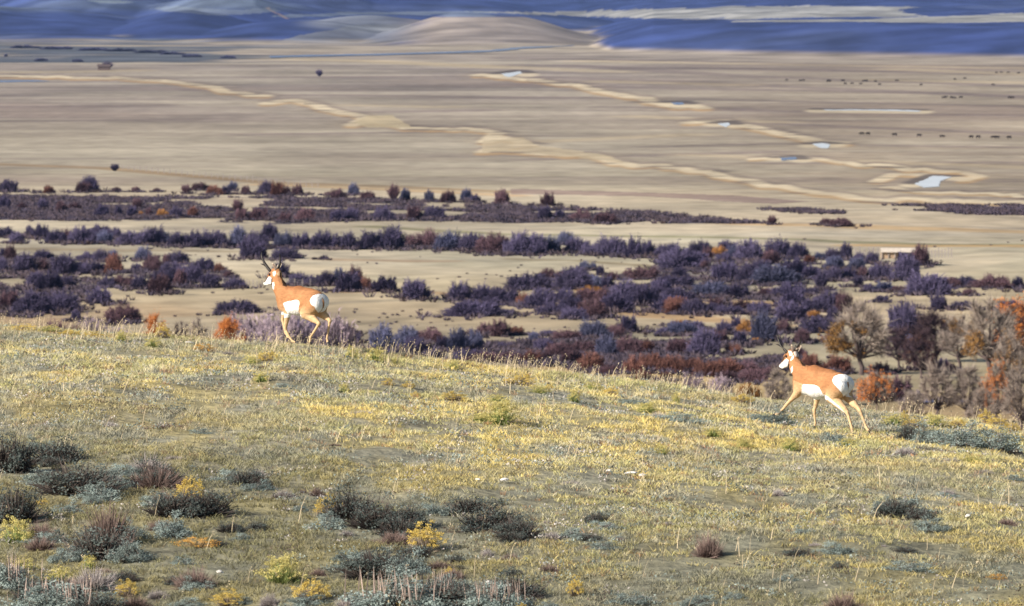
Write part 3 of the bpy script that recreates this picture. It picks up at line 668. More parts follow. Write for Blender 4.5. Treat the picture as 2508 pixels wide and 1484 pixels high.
# low sagebrush and litter between the willows: nobody could count it
def low_scrub():
    P = []
    for (X, D, W, Hh, k) in WILLOW_POS:
        n = int(10 + W * 3.6)
        P.append(np.stack([X + rng.normal(size=n) * W * .62, D + rng.normal(size=n) * W * 1.3, rng.uniform(.35, .5 + min(1.0, Hh * .35), n)], 1))
    for pl, dens in ((SAGE_A, 5200), (SAGE_B, 1100), (SAGE_C, 300), (SAGE_D, 900), (SAGE_E, 1300), (SAGE_F, 700)):
        a = np.array(pl, float)
        px = rng.uniform(a[:, 0].min(), a[:, 0].max(), dens * 3); py = rng.uniform(a[:, 1].min(), a[:, 1].max(), dens * 3)
        ok = poly_mask(px, py + rng.normal(size=px.shape) * 1.5, pl) > 0
        x, d = G(px[ok], py[ok])
        ok2 = fbm(x / 16, d / 40, 53, 4) > .40
        x, d = x[ok2], d[ok2]
        P.append(np.stack([x, d, rng.uniform(.4, 1.1, len(x))], 1))
    # sparse line of clumps over the meadows
    n = 1500
    px = rng.uniform(-60, 2567, n); py = rng.uniform(590, 960, n)
    x, d = G(px, py)
    ok = fbm(x / 20, d / 60, 59, 3) > .56
    P.append(np.stack([x[ok], d[ok], rng.uniform(.15, .4, ok.sum())], 1))
    P = np.concatenate(P)
    n = len(P); m = 12
    c = np.repeat(P, m, 0)
    th = rng.uniform(0, 2 * np.pi, n * m); r = rng.uniform(.1, 1, n * m) ** .5
    h = c[:, 2]
    tip = np.stack([c[:, 0] + np.cos(th) * r * h * 1.3, c[:, 1] + np.sin(th) * r * h * 1.3, h * (1.15 - r * .6)], 1)
    base = np.stack([c[:, 0] + np.cos(th) * r * h * .5, c[:, 1] + np.sin(th) * r * h * .5, h * 0 - .05], 1)
    gz = PZ(c[:, 0], c[:, 1]); tip[:, 2] += gz; base[:, 2] += gz
    col = np.repeat(rng.uniform(.6, 1.4, (n, 1)) * np.array([[.072, .062, .100]]) + rng.uniform(0, .05, (n, 1)) * np.array([[1, .6, .1]]), m, 0)
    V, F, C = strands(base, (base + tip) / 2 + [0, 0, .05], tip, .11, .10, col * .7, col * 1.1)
    o = mk('low_scrub', V, F, M_TWIG, C)
    tag(o, 'low dark sagebrush and weeds spread between the willows', 'scrub', kind='stuff')
low_scrub()

# ------------------------------------------------------------------ trees
def tube(pts, rad, n=7):
    pts = [Vector(p) for p in pts]; V = []; F = []
    for i, p in enumerate(pts):
        t = (pts[min(i + 1, len(pts) - 1)] - pts[max(i - 1, 0)]).normalized()
        a = t.orthogonal().normalized(); b = t.cross(a)
        for k in range(n):
            an = 2 * math.pi * k / n
            V.append(p + (a * math.cos(an) + b * math.sin(an)) * rad[i])
    for i in range(len(pts) - 1):
        for k in range(n):
            F.append((i * n + k, i * n + (k + 1) % n, (i + 1) * n + (k + 1) % n, (i + 1) * n + k))
    return V, F
def tree(x, y, w_, h_, seed, leaf, label, group='tall trees along the river', crown='T', trunk_h=.24, leaf_zone=None, n_leaf=900, name='cottonwood', tw=1.0):
    """trunk with limbs, a crown of fine bare twigs, and clumps of autumn leaves"""
    X, D = map(float, G(x, y)); sc = K * D
    W = w_ * sc; Hh = h_ * sc
    g = random.Random(seed); gn = np.random.default_rng(seed)
    root = empty(name, (X, D, float(PZ(X, D)) - .15)); tag(root, label, 'tree', group)
    V = []; F = []
    def add(p, r):
        v, f = tube(p, r); o = len(V); V.extend(v); F.extend([tuple(i + o for i in q) for q in f])
    top = Vector((g.uniform(-.06, .06) * W, 0, Hh * trunk_h))
    add([(0, 0, 0), (W * .01, 0, Hh * trunk_h * .5), top], [Hh * .035 * tw, Hh * .028 * tw, Hh * .024 * tw])
    ends = []
    nl = 14
    for i in range(nl):
        a = 2 * math.pi * i / nl + g.uniform(-.3, .3)
        up = .12 + .86 * ((i * 5) % nl) / (nl - 1)
        rr = g.uniform(.26, .42) * W * (math.sin(math.pi * min(1, .22 + up * .72)) + .12)
        e = Vector((math.cos(a) * rr, math.sin(a) * rr, Hh * (trunk_h + (1 - trunk_h) * up * .9)))
        s = Vector((0, 0, Hh * trunk_h * g.uniform(.6, 1))) + top * .3
        s.z = min(s.z, top.z)
        m1 = s.lerp(e, .45) + Vector((math.cos(a) * W * .07, math.sin(a) * W * .07, 0))
        add([s, m1, e], [Hh * .016 * tw, Hh * .010 * tw, Hh * .003])
        ends.append((m1, e))
        for j in range(4):
            t = g.uniform(.2, .9); p = m1.lerp(e, t)
            q = p + Vector((g.uniform(-1, 1) * W * .16, g.uniform(-1, 1) * W * .16, Hh * g.uniform(.02, .14)))
            add([p, p.lerp(q, .5) + Vector((0, 0, -.01 * Hh)), q], [Hh * .006, Hh * .004, Hh * .0015]); ends.append((p, q))
    t_ = mk('trunk', [tuple(v) for v in V], F, M_BARK, parent=root, smooth=True)
    # twigs
    n = 6200
    k = gn.integers(0, len(ends), n)
    A = np.array([tuple(e[0]) for e in ends]); B = np.array([tuple(e[1]) for e in ends])
    s = A[k] + (B[k] - A[k]) * gn.uniform(.15, 1, n)[:, None]
    cen = np.array([0, 0, Hh * (trunk_h + .25)])
    out = s - cen; out /= np.linalg.norm(out, axis=1, keepdims=True) + 1e-6
    e = s + (out * .5 + gn.normal(size=(n, 3)) * .5 + [0, 0, .35]) * gn.uniform(.25, 1, n)[:, None] * W * .20
    global rng; rng = gn
    lum = gn.uniform(.6, 1.25, n)[:, None]
    c = np.ones((n, 3)) * lum
    V2, F2, C2 = strands(s, (s + e) / 2 + gn.normal(size=(n, 3)) * W * .008, e, W * .0040, W * .0032, c * .75, c)
    cr = mk('crown', V2, F2, M_WIL[crown], C2, parent=root)
    if leaf:
        m = n_leaf
        kk = gn.integers(0, n, m * 6)
        pts = e[kk]
        if leaf_zone:
            u = pts[:, 0] / W + .5; v = pts[:, 2] / Hh
            ok = (u > leaf_zone[0]) & (u < leaf_zone[1]) & (v > leaf_zone[2]) & (v < leaf_zone[3])
            cl = fbm(pts[:, 0] * 2.2 / W * 3, pts[:, 2] / Hh * 7, seed, 2) > (.36 if leaf == 'F' else .5)
            pts = pts[ok & cl]
        pts = pts[:m]
        pts = np.repeat(pts, 7, 0); pts = pts + gn.normal(size=pts.shape) * W * .022
        V3, F3, C3 = tufts(pts, gn.uniform(.008, .018, len(pts)) * W * 1.1, 1.2, gn.uniform(.6, 1.25, (len(pts), 1)) * np.array([[1, 1, 1]]))
        mk('leaves', V3, F3, M_WIL[leaf], C3, parent=root)
    return root
tree(2109, 914, 152, 185, 1, 'O', 'large grey cottonwood with ochre leaves low on its left, right of the antelope', leaf_zone=(-.2, .7, .1, .72), n_leaf=1100, tw=1.15)
tree(2290, 880, 134, 130, 2, None, 'bare grey-brown small tree between the two large cottonwoods', crown='N')
tree(2424, 935, 152, 205, 3, 'O', 'broad grey cottonwood with ochre tufts, second from the right edge', leaf_zone=(-.2, .35, .15, .6), n_leaf=500, tw=1.25)
tree(2496, 900, 146, 170, 4, 'F', 'orange-leaved cottonwood cut by the right edge of the view', leaf_zone=(-.2, 1.2, .2, 1.2), n_leaf=1500, tw=1.1, crown='N')
tree(2350, 900, 110, 140, 14, 'O', 'thin tan-topped tree standing left of the broad grey cottonwood', leaf_zone=(-.2, 1.2, .7, 1.3), n_leaf=200)
tree(2147, 1040, 93, 128, 5, 'F', 'round orange tree just right of the running antelope rump', leaf_zone=(-.2, 1.2, .3, 1.3), n_leaf=1300, trunk_h=.4)
tree(2293, 1045, 110, 160, 6, None, 'bare mauve-grey tree behind the crest, left of its twin')
tree(2368, 1045, 105, 150, 7, None, 'bare mauve-grey tree behind the crest, right of its twin')
tree(2440, 1060, 85, 172, 8, 'F', 'tall narrow orange tree near the right edge above the crest', leaf_zone=(-.3, 1.3, .15, 1.3), n_leaf=1500, trunk_h=.25)
tree(2500, 1075, 110, 185, 9, None, 'pale bare tree at the right edge above the crest')
tree(2040, 985, 73, 70, 15, None, 'small tan bare tree seen under the running antelope', crown='N')
tree(1905, 1010, 76, 110, 16, None, 'bare mauve tree behind the running antelope head and chest')
tree(2235, 1050, 73, 90, 17, 'R', 'small rusty-leaved tree behind the crest, right of the orange one', leaf_zone=(-.2, 1.2, .2, 1), n_leaf=160)
tree(2200, 905, 80, 120, 40, None, 'bare grey-brown tree just right of the large ochre cottonwood', crown='N')
tree(2255, 930, 90, 120, 41, 'R', 'rusty half-bare tree low between the two large cottonwoods', leaf_zone=(-.2, 1.2, .2, 1), n_leaf=300, crown='N')
tree(2470, 960, 90, 160, 43, 'O', 'tan-ochre tree between the broad cottonwood and the right edge', leaf_zone=(-.2, 1.2, .3, 1.1), n_leaf=600)
tree(2405, 1070, 80, 120, 45, None, 'grey bare tree just left of the tall narrow orange tree')
for i, (x, y, ww, hh, k, lab) in enumerate([
    (380, 905, 66, 145, 'F', 'orange shrub tree behind the crest, left of the standing antelope'),
    (442, 900, 50, 120, None, 'dim bare tree between the two orange shrub trees'),
    (485, 895, 66, 125, None, 'pale tan bare tree between the two orange shrub trees'),
    (560, 905, 74, 140, 'F', 'brighter orange shrub tree behind the crest, nearest the standing antelope')]):
    tree(x, y, ww, hh, 30 + i, k, lab, 'trees just behind the crest', crown='F' if k else ('N' if i == 1 else 'T'), leaf_zone=(-.3, 1.3, .1, 1.3), n_leaf=1200, trunk_h=.22, name='willow_tree')
def bare(x, y, ww, hh, k, lab):
    willow(x, y, ww, hh * .84, k, False, lab, 'pale bare shrubs just behind the crest', 'bare_shrub')
for x, y, ww, hh, k, lab in [
    (640, 900, 120, 130, 'W', 'pale mauve bare shrub left of the antelope forelegs'), (700, 905, 130, 135, 'W', 'pale mauve bare shrub behind the antelope forelegs'), (755, 900, 110, 125, 'P', 'darker mauve bare shrub under the antelope belly'),
    (820, 905, 130, 130, 'W', 'pale blue-grey bare shrub right of the antelope hind legs'), (580, 880, 60, 112, 'W', 'tiny pale bare shrub top above the orange shrub tree'), (40, 880, 90, 90, 'W', 'pale bare shrub behind the crest at the far left edge'),
    (215, 880, 80, 95, 'W', 'tan-grey bare shrub behind the crest at the left'), (290, 885, 80, 80, 'W', 'tan-grey bare shrub in front of the round dark willow'), (130, 880, 80, 90, 'N', 'brownish bare shrub behind the crest at the left'),
    (1702, 960, 54, 52, 'W', 'white-grey bare shrub beyond the crest left of the running antelope'), (1765, 965, 60, 58, 'W', 'white-grey bare shrub beyond the crest nearer the running antelope'), (1830, 985, 60, 55, 'O', 'low olive shrub beyond the crest left of the running antelope')]:
    bare(x, y, ww, hh, k, lab)
for x, y, ww, hh, lab in [(782, 187, 12, 15, 'tiny lone dark tree on the far plain above the antelope'), (281, 419, 16, 17, 'tiny lone tree beside the fence track at the left'), (262, 170, 20, 17, 'dark bushy tree beside the far homestead')]:
    willow(x, y, ww, hh, 'P', True, lab, 'lone trees on the open plain', 'lone_tree')
for i, (x, y, ww) in enumerate([(14, 139, 10), (100, 150, 26), (190, 152, 22), (60, 118, 60), (140, 121, 60), (230, 124, 60), (300, 126, 60), (370, 130, 60), (420, 134, 50), (470, 140, 40), (560, 143, 30)]):
    willow(x, y, ww, 7, 'B', False, 'far blue-grey tree patch, %s from the left along the distant creek' % ordinal(i), 'tree patches along the distant creek', 'tree_patch')

# ------------------------------------------------------------------ cattle
def cow_mesh():
    V = []; F = []
    def add(p, r, sy=1):
        v, f = tube(p, r, 8); o = len(V)
        V.extend(v); F.extend([tuple(i + o for i in q) for q in f])
    add([(-1.05, 0, 1.05), (-1.0, 0, 1.05), (-.8, 0, 1.02), (-.2, 0, .96), (.5, 0, .98), (.75, 0, 1.05), (.85, 0, 1.08)], [.02, .25, .34, .38, .36, .28, .2])
    add([(.7, 0, 1.1), (1.0, 0, .95), (1.25, 0, .72), (1.45, 0, .5), (1.47, 0, .48)], [.24, .18, .15, .08, .01])
    for x, y in ((-.8, .2), (-.8, -.2), (.55, .2), (.55, -.2)):
        add([(x, y, .95), (x + .03, y, .5), (x, y, 0)], [.15, .08, .06])
    add([(-1.02, 0, 1.2), (-1.12, 0, .9), (-1.12, 0, .5)], [.04, .025, .04])
    for s in (-1, 1): add([(1.02, s * .1, 1.08), (1.02, s * .28, 1.1)], [.05, .02])
    return mk('cow', [tuple(v) for v in V], F, M_COW, smooth=True, link=False).data
CM = cow_mesh()
cows = [(1345, 398, 8), (1412, 400, 9), (1427, 399, 8), (1551, 405, 26), (1620, 402, 22), (1632, 416, 10), (1665, 415, 9), (1708, 417, 15), (1722, 402, 10), (1735, 401, 10), (1780, 404, 12), (1800, 419, 13), (1884, 402, 20), (2003, 421, 10), (2168, 394, 15), (2217, 390, 14), (2356, 421, 18), (2372, 361, 12), (2395, 360, 10), (2430, 360, 12), (2480, 363, 14),
        (2113, 485, 16), (2124, 482, 14), (2152, 484, 14), (2166, 486, 14), (2198, 484, 15), (2436, 485, 14), (2450, 485, 14), (1713, 664, 15), (1743, 664, 15), (1873, 669, 16), (1994, 673, 15), (2106, 678, 16), (2248, 680, 18), (2283, 680, 18), (2358, 682, 17), (2376, 682, 17), (2434, 683, 20)]
cowrow = {0: 'in the farthest herd line', 1: 'in the middle herd line', 2: 'in the nearest herd line'}
cl = {0: [], 1: [], 2: []}
for cx, cy, ww in cows:
    cl[0 if cy < 440 else (1 if cy < 600 else 2)].append((1253.5 + cx / 2, cy / 2, ww / 2))
for k, L_ in cl.items():
    for i, (x, y, ww) in enumerate(sorted(L_)):
        X, D = map(float, G(x, y))
        o = bpy.data.objects.new('cow', CM); COL.objects.link(o)
        s = min(max(ww * K * D / 2.5, .85), 1.25)
        o.location = (X, D, 0.1); o.scale = (s, s, s); o.rotation_euler = (0, 0, random.choice([0, math.pi]) + random.uniform(-.7, .7))
        tag(o, 'tiny dark grazing cow, %s from the left %s' % (ordinal(i), cowrow[k]), 'cow', 'cattle grazing on the far plain')

# ------------------------------------------------------------------ box helper, shed, homestead, fences
def boxes(L_):
    V = []; F = []
    for (x0, x1, y0, y1, z0, z1) in L_:
        o = len(V)
        V += [(x0, y0, z0), (x1, y0, z0), (x1, y1, z0), (x0, y1, z0), (x0, y0, z1), (x1, y0, z1), (x1, y1, z1), (x0, y1, z1)]
        F += [tuple(o + i for i in q) for q in ((0, 3, 2, 1), (4, 5, 6, 7), (0, 1, 5, 4), (1, 2, 6, 5), (2, 3, 7, 6), (3, 0, 4, 7))]
    return V, F
M_ROOF = material('pale_metal_roof', (.58, .52, .46), False, .6, noise=[(1.5, 3, .85, 1.08, (1, 1, 1))])
M_PLANK = material('tan_plank_wall', (.42, .31, .22), False, .9, noise=[(3, 4, .6, 1.25, (2, 1, .3))])
M_DARK = material('shed_bay_shade', (.03, .035, .045), False, .95)
X, D = map(float, G(2200, 628)); sc = K * D
root = empty('livestock_shed', (X, D, float(PZ(X, D)) - .1))
tag(root, 'low pale-roofed livestock shed with dark open bays on the plain', 'shed')
hw = 42 * sc; hh = 27 * sc
V, F = boxes([(-hw, -.05 * hw, 1.2, 1.3, 0, hh * .62), (-hw, hw, 3.4, 3.5, 0, hh * .7), (-hw, -hw + .1, 1.31, 3.39, 0, hh * .66)])
mk('wall', V, F, M_PLANK, parent=root)
V, F = boxes([(.02 * hw, hw * .42, 1.18, 1.3, 0, hh * .66), (hw * .46, hw * .68, 1.18, 1.3, 0, hh * .6), (hw * .72, hw * .98, 1.18, 1.3, 0, hh * .68)])  # dark panels across the bays, standing in for the shade inside
mk('bay_shade', V, F, M_DARK, parent=root)
V = [(-hw * 1.03, .6, hh * .66), (hw * 1.03, .6, hh * .66), (hw * 1.03, 2.1, hh), (-hw * 1.03, 2.1, hh), (-hw * 1.03, 3.9, hh * .72), (hw * 1.03, 3.9, hh * .72)]
V += [(a, b, c - .1) for a, b, c in V]
mk('roof', V, [(0, 1, 2, 3), (3, 2, 5, 4), (9, 8, 7, 6), (10, 11, 8, 9), (0, 6, 7, 1), (4, 5, 11, 10), (0, 3, 9, 6), (3, 4, 10, 9), (1, 7, 8, 2), (2, 8, 11, 5)], M_ROOF, parent=root)
for k in range(6):
    x0 = -hw + .15 + k * (2 * hw - .3) / 5
    V, F = boxes([(x0 - .09, x0 + .09, .95, 1.12, 0, hh * .74)])
    mk('post', V, F, M_POST, parent=root)
X, D = map(float, G(255, 172)); sc = K * D
root = empty('homestead', (X, D, 0)); tag(root, 'tiny dark far-off homestead beside a dark tree', 'house')
V, F = boxes([(-4, 4, -3, 3, 0, 2.4)]); mk('wall', V, F, M_BARK, parent=root)
mk('roof', [(-4.5, -3.6, 2.3), (4.5, -3.6, 2.3), (4.5, 0, 4), (-4.5, 0, 4), (-4.5, 3.6, 2.3), (4.5, 3.6, 2.3)], [(0, 1, 2, 3), (3, 2, 5, 4)], M_BARK, parent=root)

def fence(pts, label, step_px=None, ph=1.3, name='fence', w_=.09, rails=(.45, .85, 1.2), mat=M_POST):
    """pts: feet of the posts in the photo"""
    G0 = [tuple(map(float, G(x, y))) for x, y in pts]
    root = empty(name, (G0[0][0], G0[0][1], 0)); tag(root, label, 'fence')
    V, F = boxes([(-w_, w_, -w_, w_, -.2, ph)])
    me = None
    for (x, y) in G0:
        if me is None:
            o = mk('post', V, F, mat, parent=root); me = o.data
        else:
            o = bpy.data.objects.new('post', me); COL.objects.link(o); o.parent = root
        o.location = (x - G0[0][0], y - G0[0][1], float(PZ(x, y))); o.scale = (1, 1, random.uniform(.85, 1.15)); o.rotation_euler = (random.uniform(-.05, .05), random.uniform(-.06, .06), 0)
    V = []; F = []
    for z in rails:
        for (a, b) in zip(G0[:-1], G0[1:]):
            v, f = tube([(a[0] - G0[0][0], a[1] - G0[0][1], z + float(PZ(*a))), (b[0] - G0[0][0], b[1] - G0[0][1], z + float(PZ(*b)))], [.02, .02], 4)
            o = len(V); V += [tuple(q) for q in v]; F += [tuple(i + o for i in q) for q in f]
    mk('wire', V, F, M_WIRE, parent=root)
    return root
def cr1(x, y): return ((660 + x / 4.6375) * .879, (680 + y / 4.6375) * .879)
fence([cr1(x, y) for x, y in [(-180, 530), (-60, 535), (20, 540), (60, 542), (130, 548), (160, 545), (210, 550), (265, 552), (330, 550), (400, 540), (500, 530), (580, 520), (645, 515), (750, 535), (845, 555), (950, 545), (1065, 545), (1180, 540), (1290, 545)]],
      'weathered wire fence crossing the meadow behind the left antelope', w_=.07, ph=1.35)
fence([(300 + i * 14.5, 415 + i * 1.35) for i in range(34)], 'faint far fence running beside the track at the left', w_=.09, ph=1.4)
fence([(2040 + i * 11, 622 + i * .4 + (i % 2)) for i in range(11)], 'pole corral fence left of the pale-roofed shed', w_=.10, ph=2.0, rails=(.8, 1.6))
fence([(2250 + i * 8, 626 + i * .3) for i in range(11)], 'pole corral fence right of the pale-roofed shed', w_=.10, ph=1.8, rails=(.8, 1.5))

# ------------------------------------------------------------------ hillside grass (stuff)
rng = np.random.default_rng(99)
def scatter_view(n, d0, d1, margin=120):
    d = np.sqrt(rng.uniform(d0 * d0, d1 * d1, n))
    px = rng.uniform(-margin, 2507 + margin, n)
    x = tox(px, d)
    return x, d
def straw_palette(x, d, n):
    """dry straw, green-yellow, pale grey and rusty grass in drifting patches"""
    a = fbm(x / 1.0, d / 2.4, 21, 4) + rng.normal(size=n) * .09
    b = fbm(x / .6, d / 1.5, 31, 3) + rng.normal(size=n) * .10
    c = np.zeros((n, 3)) + np.array((.76, .68, .37))
    c = mixc(c, (.84, .69, .26), sstep(.47, .60, a) * .9)
    c = mixc(c, (.50, .50, .20), sstep(.50, .38, a) * .6)
    c = mixc(c, (.62, .60, .52), sstep(.51, .64, b) * .75)
    c = mixc(c, (.26, .31, .28), sstep(.68, .78, b) * .7)
    c = mixc(c, (.17, .15, .12), (rng.uniform(size=n) < .10) * .8)
    r = rng.uniform(size=n)
    c[r < .05] = (.45, .25, .14)
    c[(r > .05) & (r < .13)] = (.70, .62, .40)
    px_ = to_px(x, d)
    c = mixc(c, (.34, .33, .27), sstep(.52, .66, fbm(x / 4.5, d / 7, 121, 3)) * .45)
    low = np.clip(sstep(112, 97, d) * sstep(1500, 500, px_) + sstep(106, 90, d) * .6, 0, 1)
    c = mixc(c, (.19, .185, .115), low * .8)  # lower slope's shade painted into the grass colour
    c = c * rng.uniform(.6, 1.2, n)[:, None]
    return c
def grass():
    nt_ = 105000
    x, d = scatter_view(nt_, 86, 137)
    dens = fbm(x / .8, d / 1.6, 55, 3)
    ok = dens + rng.normal(size=nt_) * .12 > .42
    x, d = x[ok], d[ok]
    for (sx, sy, sw, sh) in SPOTS:
        ok = ((x - sx) / (sw * .42)) ** 2 + ((d - sy) / (sh * .42)) ** 2 > 1
        x, d = x[ok], d[ok]
    nt = len(x)
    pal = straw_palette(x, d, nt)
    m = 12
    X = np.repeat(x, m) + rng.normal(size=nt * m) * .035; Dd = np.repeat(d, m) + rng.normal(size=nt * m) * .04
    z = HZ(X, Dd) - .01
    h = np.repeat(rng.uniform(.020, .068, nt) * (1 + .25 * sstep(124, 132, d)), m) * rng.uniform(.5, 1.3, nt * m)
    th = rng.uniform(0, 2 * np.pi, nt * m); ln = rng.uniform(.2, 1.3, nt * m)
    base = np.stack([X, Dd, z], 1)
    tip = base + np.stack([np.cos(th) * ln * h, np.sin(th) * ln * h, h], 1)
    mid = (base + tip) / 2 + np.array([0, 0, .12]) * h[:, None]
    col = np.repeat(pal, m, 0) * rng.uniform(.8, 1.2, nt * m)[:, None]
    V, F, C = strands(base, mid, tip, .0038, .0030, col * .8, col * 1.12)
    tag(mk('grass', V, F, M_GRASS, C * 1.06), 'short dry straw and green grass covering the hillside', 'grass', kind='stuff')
    # tall seeding stalks, thickest along the crest
    x1, d1 = scatter_view(1300, 88, 133)
    x2, d2 = scatter_view(2200, 124, 135)
    x = np.concatenate([x1, x2]); d = np.concatenate([d1, d2]); n = len(x)
    px = to_px(x, d)
    keep = (fbm(x / 1.3, d / 3, 15, 3) > .47) | (rng.uniform(size=n) < .15)
    x, d = x[keep], d[keep]; n = len(x)
    z = HZ(x, d)
    h = rng.uniform(.08, .30, n)
    ln = rng.uniform(-.1, .55, n)
    base = np.stack([x, d, z], 1)
    tip = base + np.stack([ln * h, rng.normal(size=n) * .2 * h, h], 1)
    mid = base + (tip - base) * .55 - np.stack([ln * h * .12, 0 * h, -.05 * h], 1)
    col = np.array([[.62, .52, .36]]) * rng.uniform(.6, 1.25, n)[:, None]
    p1 = strands(base, mid, tip, .0042, .0034, col, col)
    # seed heads
    k = np.repeat(np.arange(n), 6)
    t = rng.uniform(.72, 1.02, len(k))[:, None]
    hp_ = base[k] + (tip[k] - base[k]) * t + rng.normal(size=(len(k), 3)) * .008
    p2 = tufts(hp_, .012, .8, col[k] * 1.1)
    V, F, C = merge([p1, p2])
    tag(mk('tall_grass', V, F, M_GRASS, C), 'tall thin seeding grass stalks standing along the crest', 'grass', kind='stuff')
    # low grey-green ground cover mats
    n = 2600
    x, d = scatter_view(n, 87, 134)
    ok = fbm(x / 1.6, d / 2.5, 65, 3) > .5
    x, d = x[ok], d[ok]; n = len(x)
    m = 26
    r = rng.uniform(.05, .16, n)
    X = np.repeat(x, m) + rng.normal(size=n * m) * np.repeat(r, m); Dd = np.repeat(d, m) + rng.normal(size=n * m) * np.repeat(r, m)
    z = HZ(X, Dd) + rng.uniform(0, .07, n * m)
    pick = rng.uniform(size=(n, 1))
    c = np.where(pick < .5, np.array([[.27, .32, .30]]), np.where(pick < .8, np.array([[.50, .47, .46]]), np.array([[.16, .13, .11]])))
    c = np.repeat(c * rng.uniform(.7, 1.2, (n, 1)), m, 0) * rng.uniform(.75, 1.2, (n * m, 1))
    V, F, C = tufts(np.stack([X, Dd, z], 1), rng.uniform(.010, .022, n * m), 1, c)
    tag(mk('ground_cover', V, F, M_SAGE, C), 'low grey-green mats of ground plants among the grass', 'ground cover', kind='stuff')

# ------------------------------------------------------------------ hillside shrubs, one metre wide prototypes
def dome_pts(g, n, flat=.8, lump=.25, seed=0, full=.0, spread=(.5, .5)):
    th = g.uniform(0, 2 * np.pi, n); el = np.arccos(g.uniform(full, 1, n))
    lob = 1 - lump * .5 + lump * (np.sin(th * 4 + seed) * np.cos(el * 5 + seed) + .5 * np.sin(th * 7 + seed * 2))
    return np.stack([np.sin(el) * np.cos(th) * spread[0], np.sin(el) * np.sin(th) * spread[1], np.cos(el) * flat], 1) * lob[:, None], el
def proto_rabbit(seed, green=True, flat=.62, n_st=420, heads=130, fcol=(.64, .57, .23), scol=None):
    global rng
    g = np.random.default_rng(seed); rng = g
    P, el = dome_pts(g, n_st, flat, .18, seed)
    P *= g.uniform(.75, 1.0, n_st)[:, None]; P[:, 2] = np.maximum(P[:, 2], .05)
    base = P * np.array([.22, .22, 0])
    lum = g.uniform(.6, 1.25, n_st)[:, None]
    sc_ = np.array([scol or ((.30, .36, .13) if green else (.36, .30, .24))]) * lum
    stems = strands(base, base * .5 + P * .5 + [0, 0, -.03], P, .009, .008, sc_ * .6, sc_)
    H, el = dome_pts(g, heads, flat * 1.05, .18, seed, .1)
    H = H * g.uniform(.9, 1.06, heads)[:, None]
    keep = (H[:, 2] > flat * .25)
    H = H[keep]
    m = 30
    q = np.repeat(H, m, 0) + g.normal(size=(len(H) * m, 3)) * np.array([.032, .032, .020])
    fc = np.repeat(g.uniform(.75, 1.15, (len(H), 1)) * np.array([fcol]) , m, 0) * g.uniform(.8, 1.15, (len(q), 1))
    fl = tufts(q, .016, 1.1, fc)
    return stems, fl
def proto_sage(seed, flat=.5, stalks=0, n=4600, dark=False):
    global rng
    g = np.random.default_rng(seed); rng = g
    # leaf clumps at the ends of crooked branches
    nb = 46
    B, el = dome_pts(g, nb, flat, .4, seed, .05)
    B *= g.uniform(.55, 1.0, nb)[:, None]; B[:, 2] = np.maximum(B[:, 2], .06)
    base = B * np.array([.25, .25, 0]) + g.normal(size=(nb, 3)) * [.04, .04, 0]
    tw = strands(base, (base + B) / 2 + g.normal(size=(nb, 3)) * .04, B, .014, .010, np.array([[.10, .08, .07]]), np.array([[.13, .11, .10]]))
    tw2_k = g.integers(0, nb, 260)
    s = B[tw2_k] * g.uniform(.5, 1, (260, 1)); e = s + g.normal(size=(260, 3)) * .07 + [0, 0, .03]
    tw2 = strands(s, (s + e) / 2, e, .005, .004, np.array([[.16, .13, .12]]), np.array([[.20, .17, .15]]))
    k = g.integers(0, nb, n)
    P = B[k] + g.normal(size=(n, 3)) * [.052, .052, .036] + [0, 0, .02]
    P[:, 2] = np.maximum(P[:, 2], .02)
    cl = g.uniform(.6, 1.25, (nb, 1))[k]
    c = np.array([[.28, .345, .335]]) * cl * g.uniform(.7, 1.3, (n, 1))
    if dark: c = c * .42  # near-black shadow tone of the lower slope put into the leaves
    lf = tufts(P, g.uniform(.012, .022, n), .9, c)
    if stalks:
        x = g.normal(size=(stalks, 2)) * .2
        b = np.stack([x[:, 0], x[:, 1], np.full(stalks, .15)], 1); t = b + np.stack([g.normal(size=stalks) * .03, g.normal(size=stalks) * .03, g.uniform(.22, .42, stalks)], 1)
        sc_ = np.array([[.38, .30, .27]]) * g.uniform(.7, 1.2, (stalks, 1))
        st = strands(b, (b + t) / 2, t, .0035, .005, sc_, sc_)
    else: st = None
    return merge([tw, tw2]), lf, st
def proto_dry(seed, col=(.50, .46, .47), flat=.5, n=1500, basec=(.12, .09, .08), wd=.006):
    global rng
    g = np.random.default_rng(seed); rng = g
    P, el = dome_pts(g, n, flat, .25, seed)
    P *= g.uniform(.6, 1.05, n)[:, None]; P[:, 2] = np.maximum(P[:, 2], .03)
    base = P * np.array([.35, .35, 0])
    lum = g.uniform(.7, 1.25, (n, 1))
    return strands(base, base * .45 + P * .55 + g.normal(size=(n, 3)) * .015, P + g.normal(size=(n, 3)) * .02, wd, wd * .7, np.array([basec]) * lum, np.array([col]) * lum)
def pm(name, vfc, mat):
    return mk(name, vfc[0], vfc[1], mat, vfc[2], link=False).data
PR = {}
